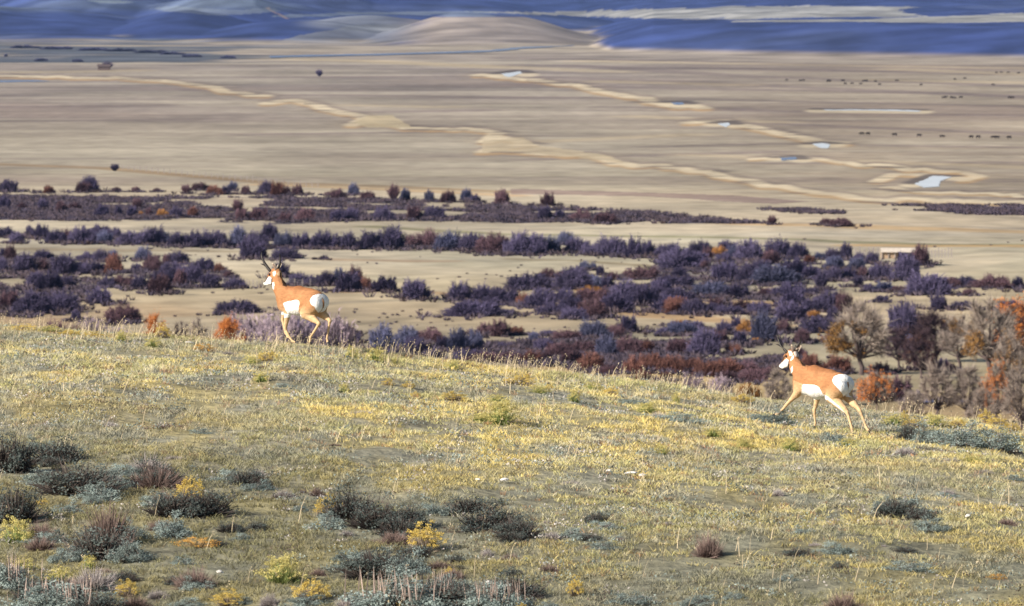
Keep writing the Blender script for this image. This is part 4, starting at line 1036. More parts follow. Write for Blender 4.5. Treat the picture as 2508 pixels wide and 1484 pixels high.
for v in range(3):
    st, fl = proto_rabbit(300 + v, True); PR['g', v] = [('stems', pm('stems', st, M_TWIG)), ('flowers', pm('flowers', fl, M_FLOWER))]
    st, fl = proto_rabbit(320 + v, False, .6, 600, 130, (.70, .54, .16)); PR['y', v] = [('stems', pm('stems', st, M_TWIG)), ('flowers', pm('flowers', fl, M_FLOWER))]
    st, fl = proto_rabbit(340 + v, False, .45, 500, 60, (.62, .36, .10), (.34, .25, .14)); PR['o', v] = [('stems', pm('stems', st, M_TWIG)), ('flowers', pm('flowers', fl, M_FLOWER))]
    tw, lf, _ = proto_sage(360 + v); PR['s', v] = [('branches', pm('branches', tw, M_TWIG)), ('leaves', pm('leaves', lf, M_SAGE))]
    tw, lf, stt = proto_sage(380 + v, .42, 70); PR['S', v] = [('branches', pm('branches', merge([tw, stt]), M_TWIG)), ('leaves', pm('leaves', lf, M_SAGE))]
    tw, lf, _ = proto_sage(400 + v, .5, 0, 2600, True)
    g_ = proto_dry(420 + v, (.10, .085, .08), .5, 900, (.02, .018, .02), .009)
    PR['d', v] = [('branches', pm('branches', merge([tw, g_]), M_TWIG)), ('leaves', pm('leaves', lf, M_SAGE))]
    PR['t', v] = [('stems', pm('stems', proto_dry(440 + v), M_TWIG))]
    PR['k', v] = [('stems', pm('stems', proto_dry(460 + v, (.30, .22, .20), .62, 1500, (.07, .05, .05)), M_TWIG))]
KIND = {'g': ('rabbitbrush', 'green yellow-headed rabbitbrush', 'shrub'), 'y': ('rabbitbrush', 'golden flowering rabbitbrush', 'shrub'), 'o': ('rabbitbrush', 'low orange-brown faded rabbitbrush', 'shrub'),
        's': ('sagebrush', 'low blue-green sagebrush', 'shrub'), 'S': ('sagebrush', 'sagebrush with pinkish dry stalks', 'shrub'), 'd': ('sagebrush', 'dark shaggy sagebrush', 'shrub'),
        't': ('dry_shrub', 'pale lavender-grey dry tuft', 'shrub'), 'k': ('dry_shrub', 'dark brown dry twiggy shrub', 'shrub')}
SHN = [0]
SPOTS = []
def shrub(kind, x, y, w_, h_, label, group):
    X, D = hill_hit(x, y)
    sc = K * D; W = w_ * sc; Hh = h_ * sc
    i = SHN[0]; SHN[0] += 1
    parts = PR[kind, i % 3]
    nm = KIND[kind][0]
    z = float(HZ(X, D))
    k_ = {'d': 1.7, 'S': 1.3, 's': 1.25, 'k': 1.3}.get(kind, 1.08)
    W *= k_; Hh *= k_
    SPOTS.append((X, D, W, min(W, Hh * 1.6 + .1)))
    native = {'g': .62, 'y': .62, 'o': .47, 's': .55, 'S': .62, 'd': .55, 't': .5, 'k': .62}[kind]
    sc3 = (W, min(W, Hh * 1.6 + .1) , Hh / native)
    rz = random.uniform(-.5, .5) + (math.pi if i % 2 else 0)
    if len(parts) == 1:
        o = bpy.data.objects.new(nm, parts[0][1]); COL.objects.link(o)
        o.location = (X, D, z - .02); o.scale = sc3; o.rotation_euler = (0, 0, rz)
        tag(o, label, 'shrub', group); return o
    root = empty(nm, (X, D, z - .02), rz); root.scale = sc3; tag(root, label, 'shrub', group)
    for pn, me in parts:
        o = bpy.data.objects.new(pn, me); COL.objects.link(o); o.parent = root
    return root
def shrubs(phrase, group, rows):
    byk = {}
    for r in sorted(rows, key=lambda r: r[1]): byk.setdefault(r[0], []).append(r)
    for k, L_ in byk.items():
        for i, r in enumerate(L_):
            if len(r) > 5: lab = r[5]
            elif len(L_) == 1: lab = '%s %s' % (KIND[k][1], phrase)
            else: lab = '%s, %s from the left %s' % (KIND[k][1], ordinal(i), phrase)
            shrub(k, r[1], r[2], r[3], r[4], lab, group)
shrubs('at the foot of the view', 'shrubs low on the hillside', [
    ('y', 1040, 1348, 96, 62, 'bright golden rabbitbrush mound above the big bottom sagebrush'), ('y', 310, 1460, 62, 40), ('g', 690, 1428, 105, 66, 'broad pale rabbitbrush with sparse flowers at the lower left middle'), ('y', 765, 1470, 100, 50), ('y', 560, 1482, 80, 38),
    ('g', 218, 1392, 42, 34, 'small yellow-green rabbitbrush above the left bottom sagebrush'), ('o', 482, 1340, 104, 28, 'flat rust-orange cushion plant on the lower left slope'), ('y', 1410, 1460, 44, 46, 'small bright rabbitbrush right of the bottom sagebrush'), ('y', 1100, 1408, 34, 22), ('y', 985, 1490, 40, 20), ('y', 1275, 1494, 40, 20), ('y', 200, 1215, 40, 10), ('g', 40, 1330, 90, 60), ('g', 150, 1425, 80, 36),
    ('S', 150, 1492, 240, 80), ('S', 30, 1440, 130, 85), ('S', 985, 1490, 250, 95, 'largest bottom sagebrush with a row of pink stalks'), ('s', 880, 1400, 140, 55), ('s', 1010, 1410, 120, 55), ('S', 1215, 1488, 160, 75), ('s', 760, 1484, 120, 30), ('S', 1085, 1445, 110, 55), ('d', 930, 1415, 150, 60), ('d', 1090, 1484, 180, 50), ('d', 1260, 1470, 120, 50),
    ('k', 2062, 1494, 90, 46, 'dark dry shrub cut by the bottom edge at the right'), ('k', 1735, 1362, 76, 58, 'dark brown dry shrub alone on the lower right slope'), ('s', 1720, 1484, 110, 30), ('s', 1540, 1480, 120, 30), ('t', 660, 1484, 60, 40), ('t', 850, 1490, 70, 40), ('k', 330, 1488, 90, 34)])
shrubs('on the dark lower-left slope', 'shrubs on the lower-left slope', [
    ('d', 25, 1155, 95, 75), ('s', 90, 1108, 70, 36), ('d', 140, 1135, 110, 46), ('d', 190, 1210, 170, 62), ('s', 240, 1225, 110, 40), ('s', 100, 1190, 90, 40), ('d', 30, 1275, 110, 66), ('k', 265, 1330, 130, 92, 'grey-brown tangled shrub, biggest on the lower-left slope'), ('d', 245, 1365, 150, 60), ('s', 320, 1375, 90, 50), ('s', 330, 1320, 60, 44),
    ('t', 275, 1180, 70, 30), ('t', 160, 1118, 60, 24), ('d', 385, 1190, 110, 44), ('d', 500, 1262, 110, 50), ('d', 430, 1265, 120, 50), ('y', 468, 1226, 76, 56, 'golden rabbitbrush on bare brown stems at the left'), ('s', 380, 1240, 80, 36), ('s', 560, 1180, 80, 34), ('s', 640, 1200, 110, 22), ('t', 632, 1166, 54, 24), ('t', 430, 1125, 80, 14),
    ('y', 105, 1235, 36, 16), ('g', 60, 1395, 60, 30), ('s', 170, 1255, 70, 26), ('s', 120, 1330, 110, 30), ('k', 100, 1345, 80, 34)])
shrubs('on the lower middle slope', 'shrubs on the lower middle slope', [
    ('y', 803, 1265, 76, 52, 'golden rabbitbrush on grey stems left of two dark sage clumps'), ('d', 860, 1272, 110, 56), ('d', 925, 1290, 120, 46), ('g', 930, 1266, 50, 26), ('k', 775, 1215, 40, 26), ('k', 742, 1208, 22, 14), ('d', 1150, 1262, 110, 40), ('d', 1200, 1300, 130, 48), ('d', 1265, 1315, 90, 42), ('y', 1175, 1290, 20, 16), ('y', 780, 1300, 30, 18),
    ('t', 1192, 1362, 42, 26), ('s', 1490, 1298, 62, 24), ('s', 1480, 1345, 70, 22), ('d', 1570, 1232, 0.1, .1) if False else ('t', 1905, 1214, 38, 26), ('s', 1560, 1290, 40, 14), ('s', 840, 1370, 90, 20), ('t', 850, 1312, 50, 20), ('k', 1345, 1400, 50, 22), ('t', 1400, 1185, 60, 14), ('g', 1290, 1375, 26, 18)])
shrubs('on the middle slope', 'shrubs on the middle slope', [
    ('k', 405, 1050, 130, 16, 'long low dark ridge of twigs on the left middle slope'), ('k', 285, 1052, 60, 10), ('s', 490, 1062, 60, 16), ('t', 270, 1045, 60, 18), ('g', 1228, 1040, 88, 60, 'large round green rabbitbrush with yellow heads, centre of the hillside'), ('g', 1215, 985, 50, 22), ('g', 1175, 1032, 60, 22), ('s', 1310, 1052, 70, 8), ('t', 1155, 1020, 40, 14),
    ('g', 842, 962, 30, 24), ('g', 640, 935, 44, 26), ('s', 690, 948, 60, 12), ('s', 1540, 992, 86, 22), ('s', 1660, 1032, 140, 22), ('t', 1610, 1022, 50, 20), ('g', 1745, 1068, 52, 26), ('g', 1820, 1098, 46, 26), ('g', 1935, 1105, 54, 36), ('g', 1620, 1112, 38, 24), ('g', 2075, 1095, 50, 24), ('s', 1900, 1040, 150, 32, 'blue-green sagebrush mat under the running antelope forelegs'), ('s', 1850, 1026, 60, 16),
    ('t', 2214, 1115, 66, 30), ('s', 2035, 1082, 60, 26), ('s', 1270, 1130, 50, 10), ('t', 1100, 1100, 50, 10), ('k', 820, 1092, 60, 10), ('t', 340, 992, 70, 12), ('t', 890, 1012, 80, 12), ('s', 840, 1050, 60, 10)])
_g = random.Random(5)
_ex = []
for _i in range(84):
    _x = _g.uniform(-20, 1500) if _g.random() < .8 else _g.uniform(1500, 2520)
    _y = _g.uniform(1130, 1490)
    if _x > 800 and _y < 1250: _y += 150
    _w = _g.uniform(40, 110)
    if _i % 2 and _x < 900: _x = _g.choice([60, 150, 230, 420, 880, 1000]) + _g.uniform(-80, 80); _y = _g.choice([1180, 1290, 1360, 1440, 1480]) + _g.uniform(-30, 30); _w *= 1.3
    if _x > 1100: _w *= .6
    _ex.append((_g.choice('ddsstk'), _x, _y, _w, _w * _g.uniform(.3, .48)))
shrubs('among the scattered low plants', 'scattered low plants of the lower hillside', _ex)
shrubs('on the right slope', 'shrubs on the right slope', [
    ('s', 2275, 1085, 120, 44), ('s', 2360, 1092, 130, 50, 'dense blue-green sagebrush, widest of the right crest clump'), ('s', 2440, 1102, 130, 52), ('d', 2225, 1078, 44, 34), ('t', 2480, 1112, 70, 26), ('s', 2170, 1248, 70, 30), ('s', 2225, 1262, 110, 44), ('d', 2200, 1268, 100, 40), ('s', 2280, 1300, 90, 36), ('d', 2250, 1280, 70, 30), ('s', 2040, 1355, 76, 32, 'round pale blue sagebrush alone on the lower right slope'), ('t', 1995, 1336, 40, 14),
    ('s', 2220, 1398, 130, 28), ('d', 2215, 1352, 50, 14), ('t', 2320, 1210, 50, 18), ('s', 2310, 1216, 60, 14), ('t', 2415, 1160, 50, 18), ('s', 2480, 1175, 50, 16), ('o', 2440, 1418, 50, 16), ('g', 2380, 1132, 70, 18), ('t', 2330, 1130, 60, 14)])
shrubs('along the crest', 'rabbitbrush and tufts along the crest', [
    ('y', 60, 808, 70, 16), ('g', 120, 812, 60, 16), ('y', 170, 822, 60, 16), ('y', 225, 828, 60, 18), ('g', 296, 838, 34, 28), ('y', 398, 826, 40, 32), ('g', 375, 850, 44, 26), ('y', 655, 884, 56, 26), ('g', 615, 890, 46, 20), ('g', 860, 884, 38, 34), ('g', 920, 888, 50, 38), ('g', 965, 892, 26, 16), ('g', 1108, 902, 40, 20), ('k', 185, 800, 50, 24),
    ('y', 1000, 950, 36, 16), ('y', 950, 944, 32, 20), ('y', 1110, 980, 76, 24), ('y', 1280, 942, 60, 28), ('y', 1245, 940, 34, 18), ('y', 1018, 972, 26, 16), ('g', 1180, 925, 50, 16), ('g', 1406, 984, 36, 32), ('y', 1497, 970, 44, 24), ('g', 1450, 955, 50, 22), ('y', 1345, 955, 30, 16), ('g', 1585, 1010, 70, 26), ('g', 1655, 990, 24, 28), ('y', 1820, 985, 60, 22), ('t', 1756, 1006, 24, 14),
    ('g', 2190, 1042, 70, 30), ('y', 2235, 1048, 60, 26), ('g', 2288, 1045, 60, 32, 'pale green rounded rabbitbrush on the right crest'), ('y', 2215, 1035, 24, 30), ('y', 2345, 1045, 50, 20), ('y', 2410, 1036, 40, 34), ('y', 2440, 1048, 56, 30), ('y', 2475, 1060, 56, 26), ('y', 2500, 1086, 40, 20), ('o', 500, 860, 60, 20), ('t', 560, 870, 60, 16), ('g', 1320, 962, 60, 18)])

grass()

# ------------------------------------------------------------------ small bleached stones
def stone(x, y, w_, h_, label, seed):
    X, D = hill_hit(x, y); sc = K * D
    g = random.Random(seed); V = []; F = []
    n = 9; rings = [(0, .8), (.25, 1), (.6, .85), (.9, .45), (1, .05)]
    for t, r in rings:
        for k in range(n):
            a = 2 * math.pi * k / n
            j = 1 + g.uniform(-.18, .18)
            V.append((math.cos(a) * r * j * .5 * w_ * sc, math.sin(a) * r * j * .4 * w_ * sc, t * h_ * sc))
    for i in range(len(rings) - 1):
        for k in range(n): F.append((i * n + k, i * n + (k + 1) % n, (i + 1) * n + (k + 1) % n, (i + 1) * n + k))
    o = mk('stone', V, F, M_STONE)
    o.location = (X, D, float(HZ(X, D)) + .03); o.rotation_euler = (0, g.uniform(-.3, .3), g.uniform(-1, 1))
    tag(o, label, 'stone', 'pale stones on the hillside')
for i, (x, y, w_, h_, lab) in enumerate([(476, 1432, 10, 9, 'small bright white stone on the lower left slope'), (538, 1410, 20, 8, 'flat grey-white stone near the lower left slope'), (2370, 1272, 16, 7, 'bright white chip alone on the lower right slope'), (1545, 1166, 34, 6, 'longest pale flat stone on the middle slope'),
    (1572, 1172, 20, 6, 'second pale flat stone just right of the longest one'), (1490, 1160, 14, 5, 'small pale flat stone left of the longest one'), (1235, 1184, 22, 7, 'pale curled stone on the middle slope below the rabbitbrush'), (1170, 1182, 14, 5, 'small tan stone left of the curled pale one'), (1250, 1530, 1, 1, '') , (1195, 1435, 14, 6, 'blue-white stone right of the bottom sagebrush'), (465, 846, 26, 5, 'thin white stone near the crest at the left'), (1500, 1204, 10, 4, 'tiny white stone below the row of flat stones')]):
    if lab: stone(x, y, w_, h_, lab, i)

# ------------------------------------------------------------------ pronghorns: one continuous body surface from blended forms
def surface_nets(f, org, h):
    nx, ny, nz = f.shape
    ins = f < 0
    cshape = (nx - 1, ny - 1, nz - 1)
    acc = np.zeros(cshape + (3,)); cnt = np.zeros(cshape)
    corners = [(i, j, k) for i in (0, 1) for j in (0, 1) for k in (0, 1)]
    def sub(a, c): return a[c[0]:c[0] + nx - 1, c[1]:c[1] + ny - 1, c[2]:c[2] + nz - 1]
    for a in corners:
        for ax in range(3):
            if a[ax] == 0:
                b = list(a); b[ax] = 1
                fa, fb = sub(f, a), sub(f, b)
                cr = (fa < 0) != (fb < 0)
                t = np.where(cr, fa / np.where(cr, fa - fb, 1), 0)
                for q in range(3):
                    v = np.full(cshape, float(a[q])) if q != ax else t
                    acc[..., q] += np.where(cr, v, 0)
                cnt += cr
    act = cnt > 0
    idx = -np.ones(cshape, int); idx[act] = np.arange(act.sum())
    I = np.argwhere(act)
    V = org + (I + acc[act] / cnt[act][:, None]) * h
    F = []
    for ax in range(3):
        s0 = [slice(1, -1)] * 3; s0[ax] = slice(0, -1)
        s1 = [slice(1, -1)] * 3; s1[ax] = slice(1, None)
        A = ins[tuple(s0)]; B = ins[tuple(s1)]
        for sgn, msk in ((1, A & ~B), (0, ~A & B)):
            p = np.argwhere(msk)
            off = np.array([1, 1, 1]); off[ax] = 0
            p = p + off
            u, v = [(1, 2), (2, 0), (0, 1)][ax]
            def cell(du, dv):
                q = p.copy(); q[:, u] -= du; q[:, v] -= dv
                return idx[q[:, 0], q[:, 1], q[:, 2]]
            quad = np.stack([cell(1, 1), cell(0, 1), cell(0, 0), cell(1, 0)], 1)
            if not sgn: quad = quad[:, ::-1]
            F.append(quad)
    F = np.concatenate(F); F = F[(F >= 0).all(1)]
    return V, F

M_FUR = material('pronghorn_coat', use_col=True, rough=.85, spec=.15, noise=[(34, 6, .84, 1.16, (.5, 1, 1)), (6, 4, .90, 1.10, (1, 1, 1))], bump=(40, .9, .012))
M_HORN = material('black_horn', (.022, .018, .018), False, .45, noise=[(30, 4, .6, 1.5, (1, 1, .3))], spec=.4)
M_HOOF = material('black_hoof', (.02, .018, .02), False, .4, spec=.4)
M_EYE = material('dark_eye', (.01, .007, .006), False, .08, spec=.8)

def pronghorn(spec):
    S4 = 4.6375
    x0d, y0d = spec['corner']          # crop origin in source pixels (2852 wide)
    ox, oy = spec['origin']            # crop pixel of the feet centre
    px = (x0d + ox / S4) * .879; py = (y0d + oy / S4) * .879
    X0, D0 = hill_hit(px, py)
    D0 = min(D0, spec.get('dmax', 999)); X0 = float(tox(px, D0))
    SC = S4 / (.118 * D0 / 2852)       # crop pixels per metre
    a = spec['yaw']; ca, sa = math.cos(a), math.sin(a)
    z0 = CAMZ + D0 * slope(px, py)[1]
    root = empty('pronghorn', (X0, D0, float(z0)), math.pi - a)   # local +X = heading, +Y = its left side
    tag(root, spec['label'], 'antelope', 'pronghorn bucks on the hillside')
    def P(cx, cy, Y=0.0):
        sx = (cx - ox) / SC
        return np.array([-(sx + Y * sa) / ca, Y, (oy - cy) / SC])
    prims = []
    def cone(A, ra, B, rb, k=.03, ysq=1.0): prims.append((np.array(A), ra, np.array(B), rb, k, ysq))
    def chain(pts, Y, k=.02, ysq=1.0, Ys=None):
        for i in range(len(pts) - 1):
            (ax, ay, ra), (bx, by, rb) = pts[i], pts[i + 1]
            Ya = Ys[i] if Ys else Y; Yb = Ys[i + 1] if Ys else Y
            cone(P(ax, ay, Ya), ra, P(bx, by, Yb), rb, k, ysq)
    r = 1.0 / SC
    for (pts, k, ysq) in spec['trunk']: chain([(x, y, rr * r) for x, y, rr in pts], 0, k, ysq)
    for side_ in (1, -1):                                # shoulder and haunch muscle
        for (pts, Y, k) in spec['muscle']: chain([(x + (0 if side_ > 0 else 2 * Y * sa * SC), y, rr * r) for x, y, rr in pts], Y * side_, k)
    for (pts, Ys) in spec['legs']: chain([(x, y, rr * r * (.84 if rr < 34 else 1)) for x, y, rr in pts], 0, .014, 1.0, Ys)
    allp = np.array([p for q in prims for p in (q[0], q[2])])
    lo = allp.min(0) - .24; hi = allp.max(0) + .24
    h = .009
    n = np.ceil((hi - lo) / h).astype(int)
    gx, gy, gz = [(lo[i] + np.arange(n[i]) * h).astype(np.float32) for i in range(3)]
    f = np.full(tuple(n), 1.0, np.float32)
    for (A, ra, B, rb, k, ysq) in prims:
        m = max(ra, rb) + .10
        l = np.minimum(A, B) - m; u = np.maximum(A, B) + m
        sl = tuple(slice(max(0, int((l[i] - lo[i]) / h)), min(n[i], int((u[i] - lo[i]) / h) + 1)) for i in range(3))
        x = gx[sl[0]][:, None, None]; y = gy[sl[1]][None, :, None]; z = gz[sl[2]][None, None, :]
        ba = B - A; bb = float(ba @ ba) + 1e-9
        t = np.clip(((x - A[0]) * ba[0] + (y - A[1]) * ba[1] + (z - A[2]) * ba[2]) / bb, 0, 1)
        dx = x - A[0] - t * ba[0]; dy = (y - A[1] - t * ba[1]) * ysq; dz = z - A[2] - t * ba[2]
        d = np.sqrt(dx * dx + dy * dy + dz * dz) - (ra + (rb - ra) * t)
        cur = f[sl]
        hh_ = np.clip(.5 + .5 * (cur - d) / k, 0, 1)
        f[sl] = cur * (1 - hh_) + d * hh_ - k * hh_ * (1 - hh_)
    V, F = surface_nets(f, lo, h)
    # mirrored side-view coordinates: the coat pattern is the same on both flanks
    vx = -(V[:, 0] * ca + np.abs(V[:, 1]) * sa) * SC + ox
    vxr = -(V[:, 0] * ca + V[:, 1] * sa) * SC + ox
    vy = oy - V[:, 2] * SC
    jit = (fbm(V[:, 0] * 30, V[:, 2] * 30, 3, 2) - .5) * 14
    tan = np.array((.40, .195, .092)); cream = np.array((.62, .43, .25)); white = np.array((.90, .90, .90)); dark = np.array((.035, .02, .015)); brown = np.array((.30, .125, .055))
    C = np.zeros((len(V), 3)) + tan
    bx0 = spec['legfade']
    C = mixc(C, cream, sstep(bx0[0], bx0[1], vy))
    C = mixc(C, brown, sstep(spec['backline'] + 40, spec['backline'] - 10, vy) * (vx > spec['body_x0']) * .75)
    C = mixc(C, cream, sstep(spec['backline'] + 170, spec['backline'] + 330, vy + jit * 3) * .45)
    for pl, col_, al in spec['patches']:
        C = mixc(C, {'white': white, 'cream': cream, 'dark': dark, 'brown': brown, 'tan': tan}[col_], poly_mask(vx + jit * .4, vy + jit * .4, pl) * al)
    # belly and inner legs
    fl, fr, by = spec['belly']
    C = mixc(C, white, sstep(by - 12, by + 6, vy) * (vxr > fl) * (vxr < fr) * (np.abs(V[:, 1]) < .16) * (vy < by + 45))
    legc = sstep(bx0[0] - 40, bx0[0] + 40, vy)
    # rump disc
    C = mixc(C, white, poly_mask(vx + jit * .3, vy + jit * .3, spec['rump']))
    C = mixc(C, (.30, .22, .17), poly_mask(vx, vy, spec['rump']) * sstep(.016, .006, np.abs(V[:, 1])) * sstep(690, 710, vy) * .9)
    # mane down the nape
    C = mixc(C, dark, poly_mask(vx, vy, spec['mane']) * (np.abs(V[:, 1]) < .05) * .95)
    body = mk('body', V, F, M_FUR, C, parent=root, smooth=True)
    body['label'] = 'tan and white coat'
    def part(name, v, f_, mat, sm=True): return mk(name, [tuple(q) for q in v], f_, mat, parent=root, smooth=sm)
    for Y, main, prong in spec['horns']:
        v, f_ = tube([P(x, y, Y + dy) for x, y, rr, dy in main], [rr * r for x, y, rr, dy in main], 8)
        v = list(v); f_ = list(f_)
        v2, f2 = tube([P(x, y, Y + dy) for x, y, rr, dy in prong], [rr * r for x, y, rr, dy in prong], 8)
        f_ += [tuple(i + len(v) for i in q) for q in f2]; v += v2
        part('horn', v, f_, M_HORN)
    for (bx, by_, tx, ty, wd, Y, Yt) in spec['ears']:
        A, B = P(bx, by_, Y), P(tx, ty, Yt)
        ax = B - A; L = np.linalg.norm(ax); ax /= L
        sd_ = np.cross(ax, [0, 1, 0]); sd_ /= np.linalg.norm(sd_); nn = np.cross(sd_, ax)
        vs = []; fs = []; cs = []
        rows_ = 9; cols = 7
        for i in range(rows_):
            t = i / (rows_ - 1); ww = wd * r * (math.sin(math.pi * (t * .86 + .12)) ** .8) * .5 + .002
            for j in range(cols):
                u = j / (cols - 1) * 2 - 1
                p = A + ax * L * t + sd_ * u * ww + nn * (abs(u) ** 2) * ww * .9 * (-1 if Y > 0 else 1)
                vs.append(p)
                edge = abs(u) > .7 or t > .85
                cs.append(dark * 2 if t > .9 else ((.70, .60, .48) if edge else (.24, .18, .15)))
        for i in range(rows_ - 1):
            for j in range(cols - 1):
                q = i * cols + j; fs.append((q, q + 1, q + cols + 1, q + cols))
        o = mk('ear', vs, fs, M_FUR, np.array(cs), parent=root, smooth=True)
        md = o.modifiers.new('thick', 'SOLIDIFY'); md.thickness = .006
    for (ex, ey, er, Y) in spec['eyes']:
        c_ = P(ex, ey, Y); vs = []; fs = []
        for i in range(7):
            for j in range(10):
                a1 = math.pi * i / 6; a2 = 2 * math.pi * j / 10
                vs.append(c_ + np.array([math.sin(a1) * math.cos(a2), .7 * math.cos(a1), math.sin(a1) * math.sin(a2)]) * er * r)
        for i in range(6):
            for j in range(10): fs.append((i * 10 + j, i * 10 + (j + 1) % 10, (i + 1) * 10 + (j + 1) % 10, (i + 1) * 10 + j))
        part('eye', vs, fs, M_EYE)
    for (pts, Y) in spec['hooves']:
        for s_ in (-1, 1):                               # cloven
            P3 = [P(x, y, Y + s_ * .011) for x, y, rr in pts]
            v, f_ = tube(P3, [rr * r for x, y, rr in pts], 8)
            f_ = list(f_) + [tuple(range(8))[::-1], tuple(range(len(v) - 8, len(v)))]
            me = bpy.data.meshes.new('hoof'); me.from_pydata([tuple(q) for q in v], [], f_); me.materials.append(M_HOOF)
            o = bpy.data.objects.new('hoof', me); COL.objects.link(o); o.parent = root
    v, f_ = tube([P(x, y, yy) for x, y, rr, yy in spec['tail']], [rr * r for x, y, rr, yy in spec['tail']], 8)
    mk('tail', [tuple(q) for q in v], f_, M_FUR, np.array([(.30, .15, .07)] * len(v)) , parent=root, smooth=True)
    return root

A_ = dict(corner=(660, 680), origin=(850, 1290), yaw=R(45), label='left pronghorn buck trotting on the crest, head high', dmax=131.5,
    trunk=[([(685, 742, 165), (800, 742, 172), (930, 738, 152), (1015, 752, 132)], .06, 1.12), ([(650, 640, 85), (800, 615, 62), (1000, 645, 60)], .05, 1.0),
           ([(470, 425, 58), (508, 480, 66), (545, 570, 86), (600, 670, 118)], .06, 1.1), ([(640, 700, 130), (600, 800, 85)], .06, 1.0),
           ([(468, 395, 50), (432, 430, 50), (392, 478, 34), (345, 525, 23)], .025, 1.15), ([(450, 440, 50), (425, 500, 36), (370, 528, 22)], .02, 1.1), ([(470, 360, 40), (510, 370, 42), (520, 400, 50)], .03, 1.0), ([(1040, 670, 66), (1060, 780, 70)], .05, 1.0)],
    muscle=[([(640, 700, 95), (640, 820, 78)], .06, .05), ([(992, 742, 108), (950, 850, 84)], .075, .05)],
    legs=[([(655, 850, 62), (650, 915, 44), (615, 1095, 24), (618, 1110, 24), (655, 1170, 17), (690, 1225, 15), (715, 1258, 17), (765, 1272, 13)], [.08] * 8),
          ([(640, 860, 55), (605, 910, 38), (578, 985, 26), (598, 1085, 17), (612, 1150, 17), (645, 1205, 14), (668, 1228, 13)], [-.07] * 7),
          ([(1000, 780, 110), (905, 880, 88), (985, 950, 52), (1062, 1008, 27), (1065, 1020, 26), (1000, 1120, 17), (952, 1195, 17), (945, 1255, 18), (943, 1275, 15)], [.09] * 9),
          ([(1090, 800, 80), (1095, 890, 60), (1150, 930, 44), (1200, 972, 26), (1203, 985, 24), (1185, 1100, 16), (1165, 1215, 16), (1175, 1255, 17), (1185, 1280, 14)], [-.09] * 9)],
    legfade=(800, 960), backline=570, body_x0=620, belly=(600, 850, 905),
    rump=[(960, 690), (985, 655), (1050, 632), (1120, 640), (1260, 690), (1260, 880), (1150, 880), (1060, 885), (1035, 850), (1010, 800), (965, 765), (948, 725)],
    mane=[(545, 350), (600, 370), (640, 560), (590, 560), (570, 470), (545, 420)],
    patches=[([(594, 775), (612, 754), (650, 740), (700, 730), (760, 716), (790, 718), (804, 736), (806, 770), (796, 810), (800, 850), (835, 925), (700, 930), (660, 905), (632, 870), (610, 820)], 'white', 1),
             ([(800, 850), (880, 930), (1000, 1010), (960, 1020), (850, 940), (790, 870)], 'cream', .8),
             ([(447, 510), (470, 498), (474, 540), (466, 600), (450, 580)], 'white', .9), ([(500, 860), (600, 880), (590, 920), (500, 920)], 'white', .8),
             ([(300, 505), (360, 455), (400, 425), (440, 450), (430, 530), (380, 560), (300, 560)], 'white', .9), ([(450, 370), (490, 350), (495, 400), (470, 430), (450, 405)], 'white', .6), ([(505, 380), (545, 350), (550, 420), (510, 410)], 'cream', .8),
             ([(330, 480), (395, 385), (415, 370), (408, 420), (350, 500), (320, 510)], 'brown', .8), ([(305, 490), (375, 420), (392, 440), (345, 505), (312, 528)], 'dark', .85), ([(428, 455), (448, 450), (446, 515), (432, 525)], 'dark', .85), ([(385, 380), (430, 385), (432, 425), (395, 425)], 'brown', .7)],
    horns=[(.045, [(418, 358, 20, 0), (385, 318, 20, .01), (345, 262, 18, .02), (315, 205, 13, .03), (300, 150, 9, .03), (306, 118, 6, .01), (322, 105, 3, 0)], [(372, 300, 15, .01), (335, 280, 12, .01), (290, 268, 3, .01)]),
           (-.045, [(512, 345, 17, 0), (528, 300, 16, -.01), (542, 250, 13, -.02), (546, 200, 9, -.03), (543, 160, 6, -.02), (538, 138, 3, 0)], [(524, 300, 12, -.01), (505, 285, 9, -.01), (492, 272, 3, -.01)])],
    ears=[(485, 350, 440, 248, 50, .05, .08), (520, 345, 568, 256, 50, -.05, -.09)],
    eyes=[(408, 404, 17, .058), (440, 404, 17, -.058)],
    hooves=[([(757, 1264, 15), (775, 1270, 14), (790, 1276, 5)], .08), ([(665, 1222, 14), (676, 1236, 13), (688, 1248, 4)], -.07), ([(945, 1262, 17), (958, 1282, 15), (966, 1292, 5)], .09), ([(1178, 1258, 19), (1192, 1292, 16), (1200, 1318, 5)], -.09)],
    tail=[(1075, 655, 10, 0), (1100, 690, 14, 0), (1118, 735, 15, 0), (1122, 780, 12, 0), (1118, 815, 4, 0)])
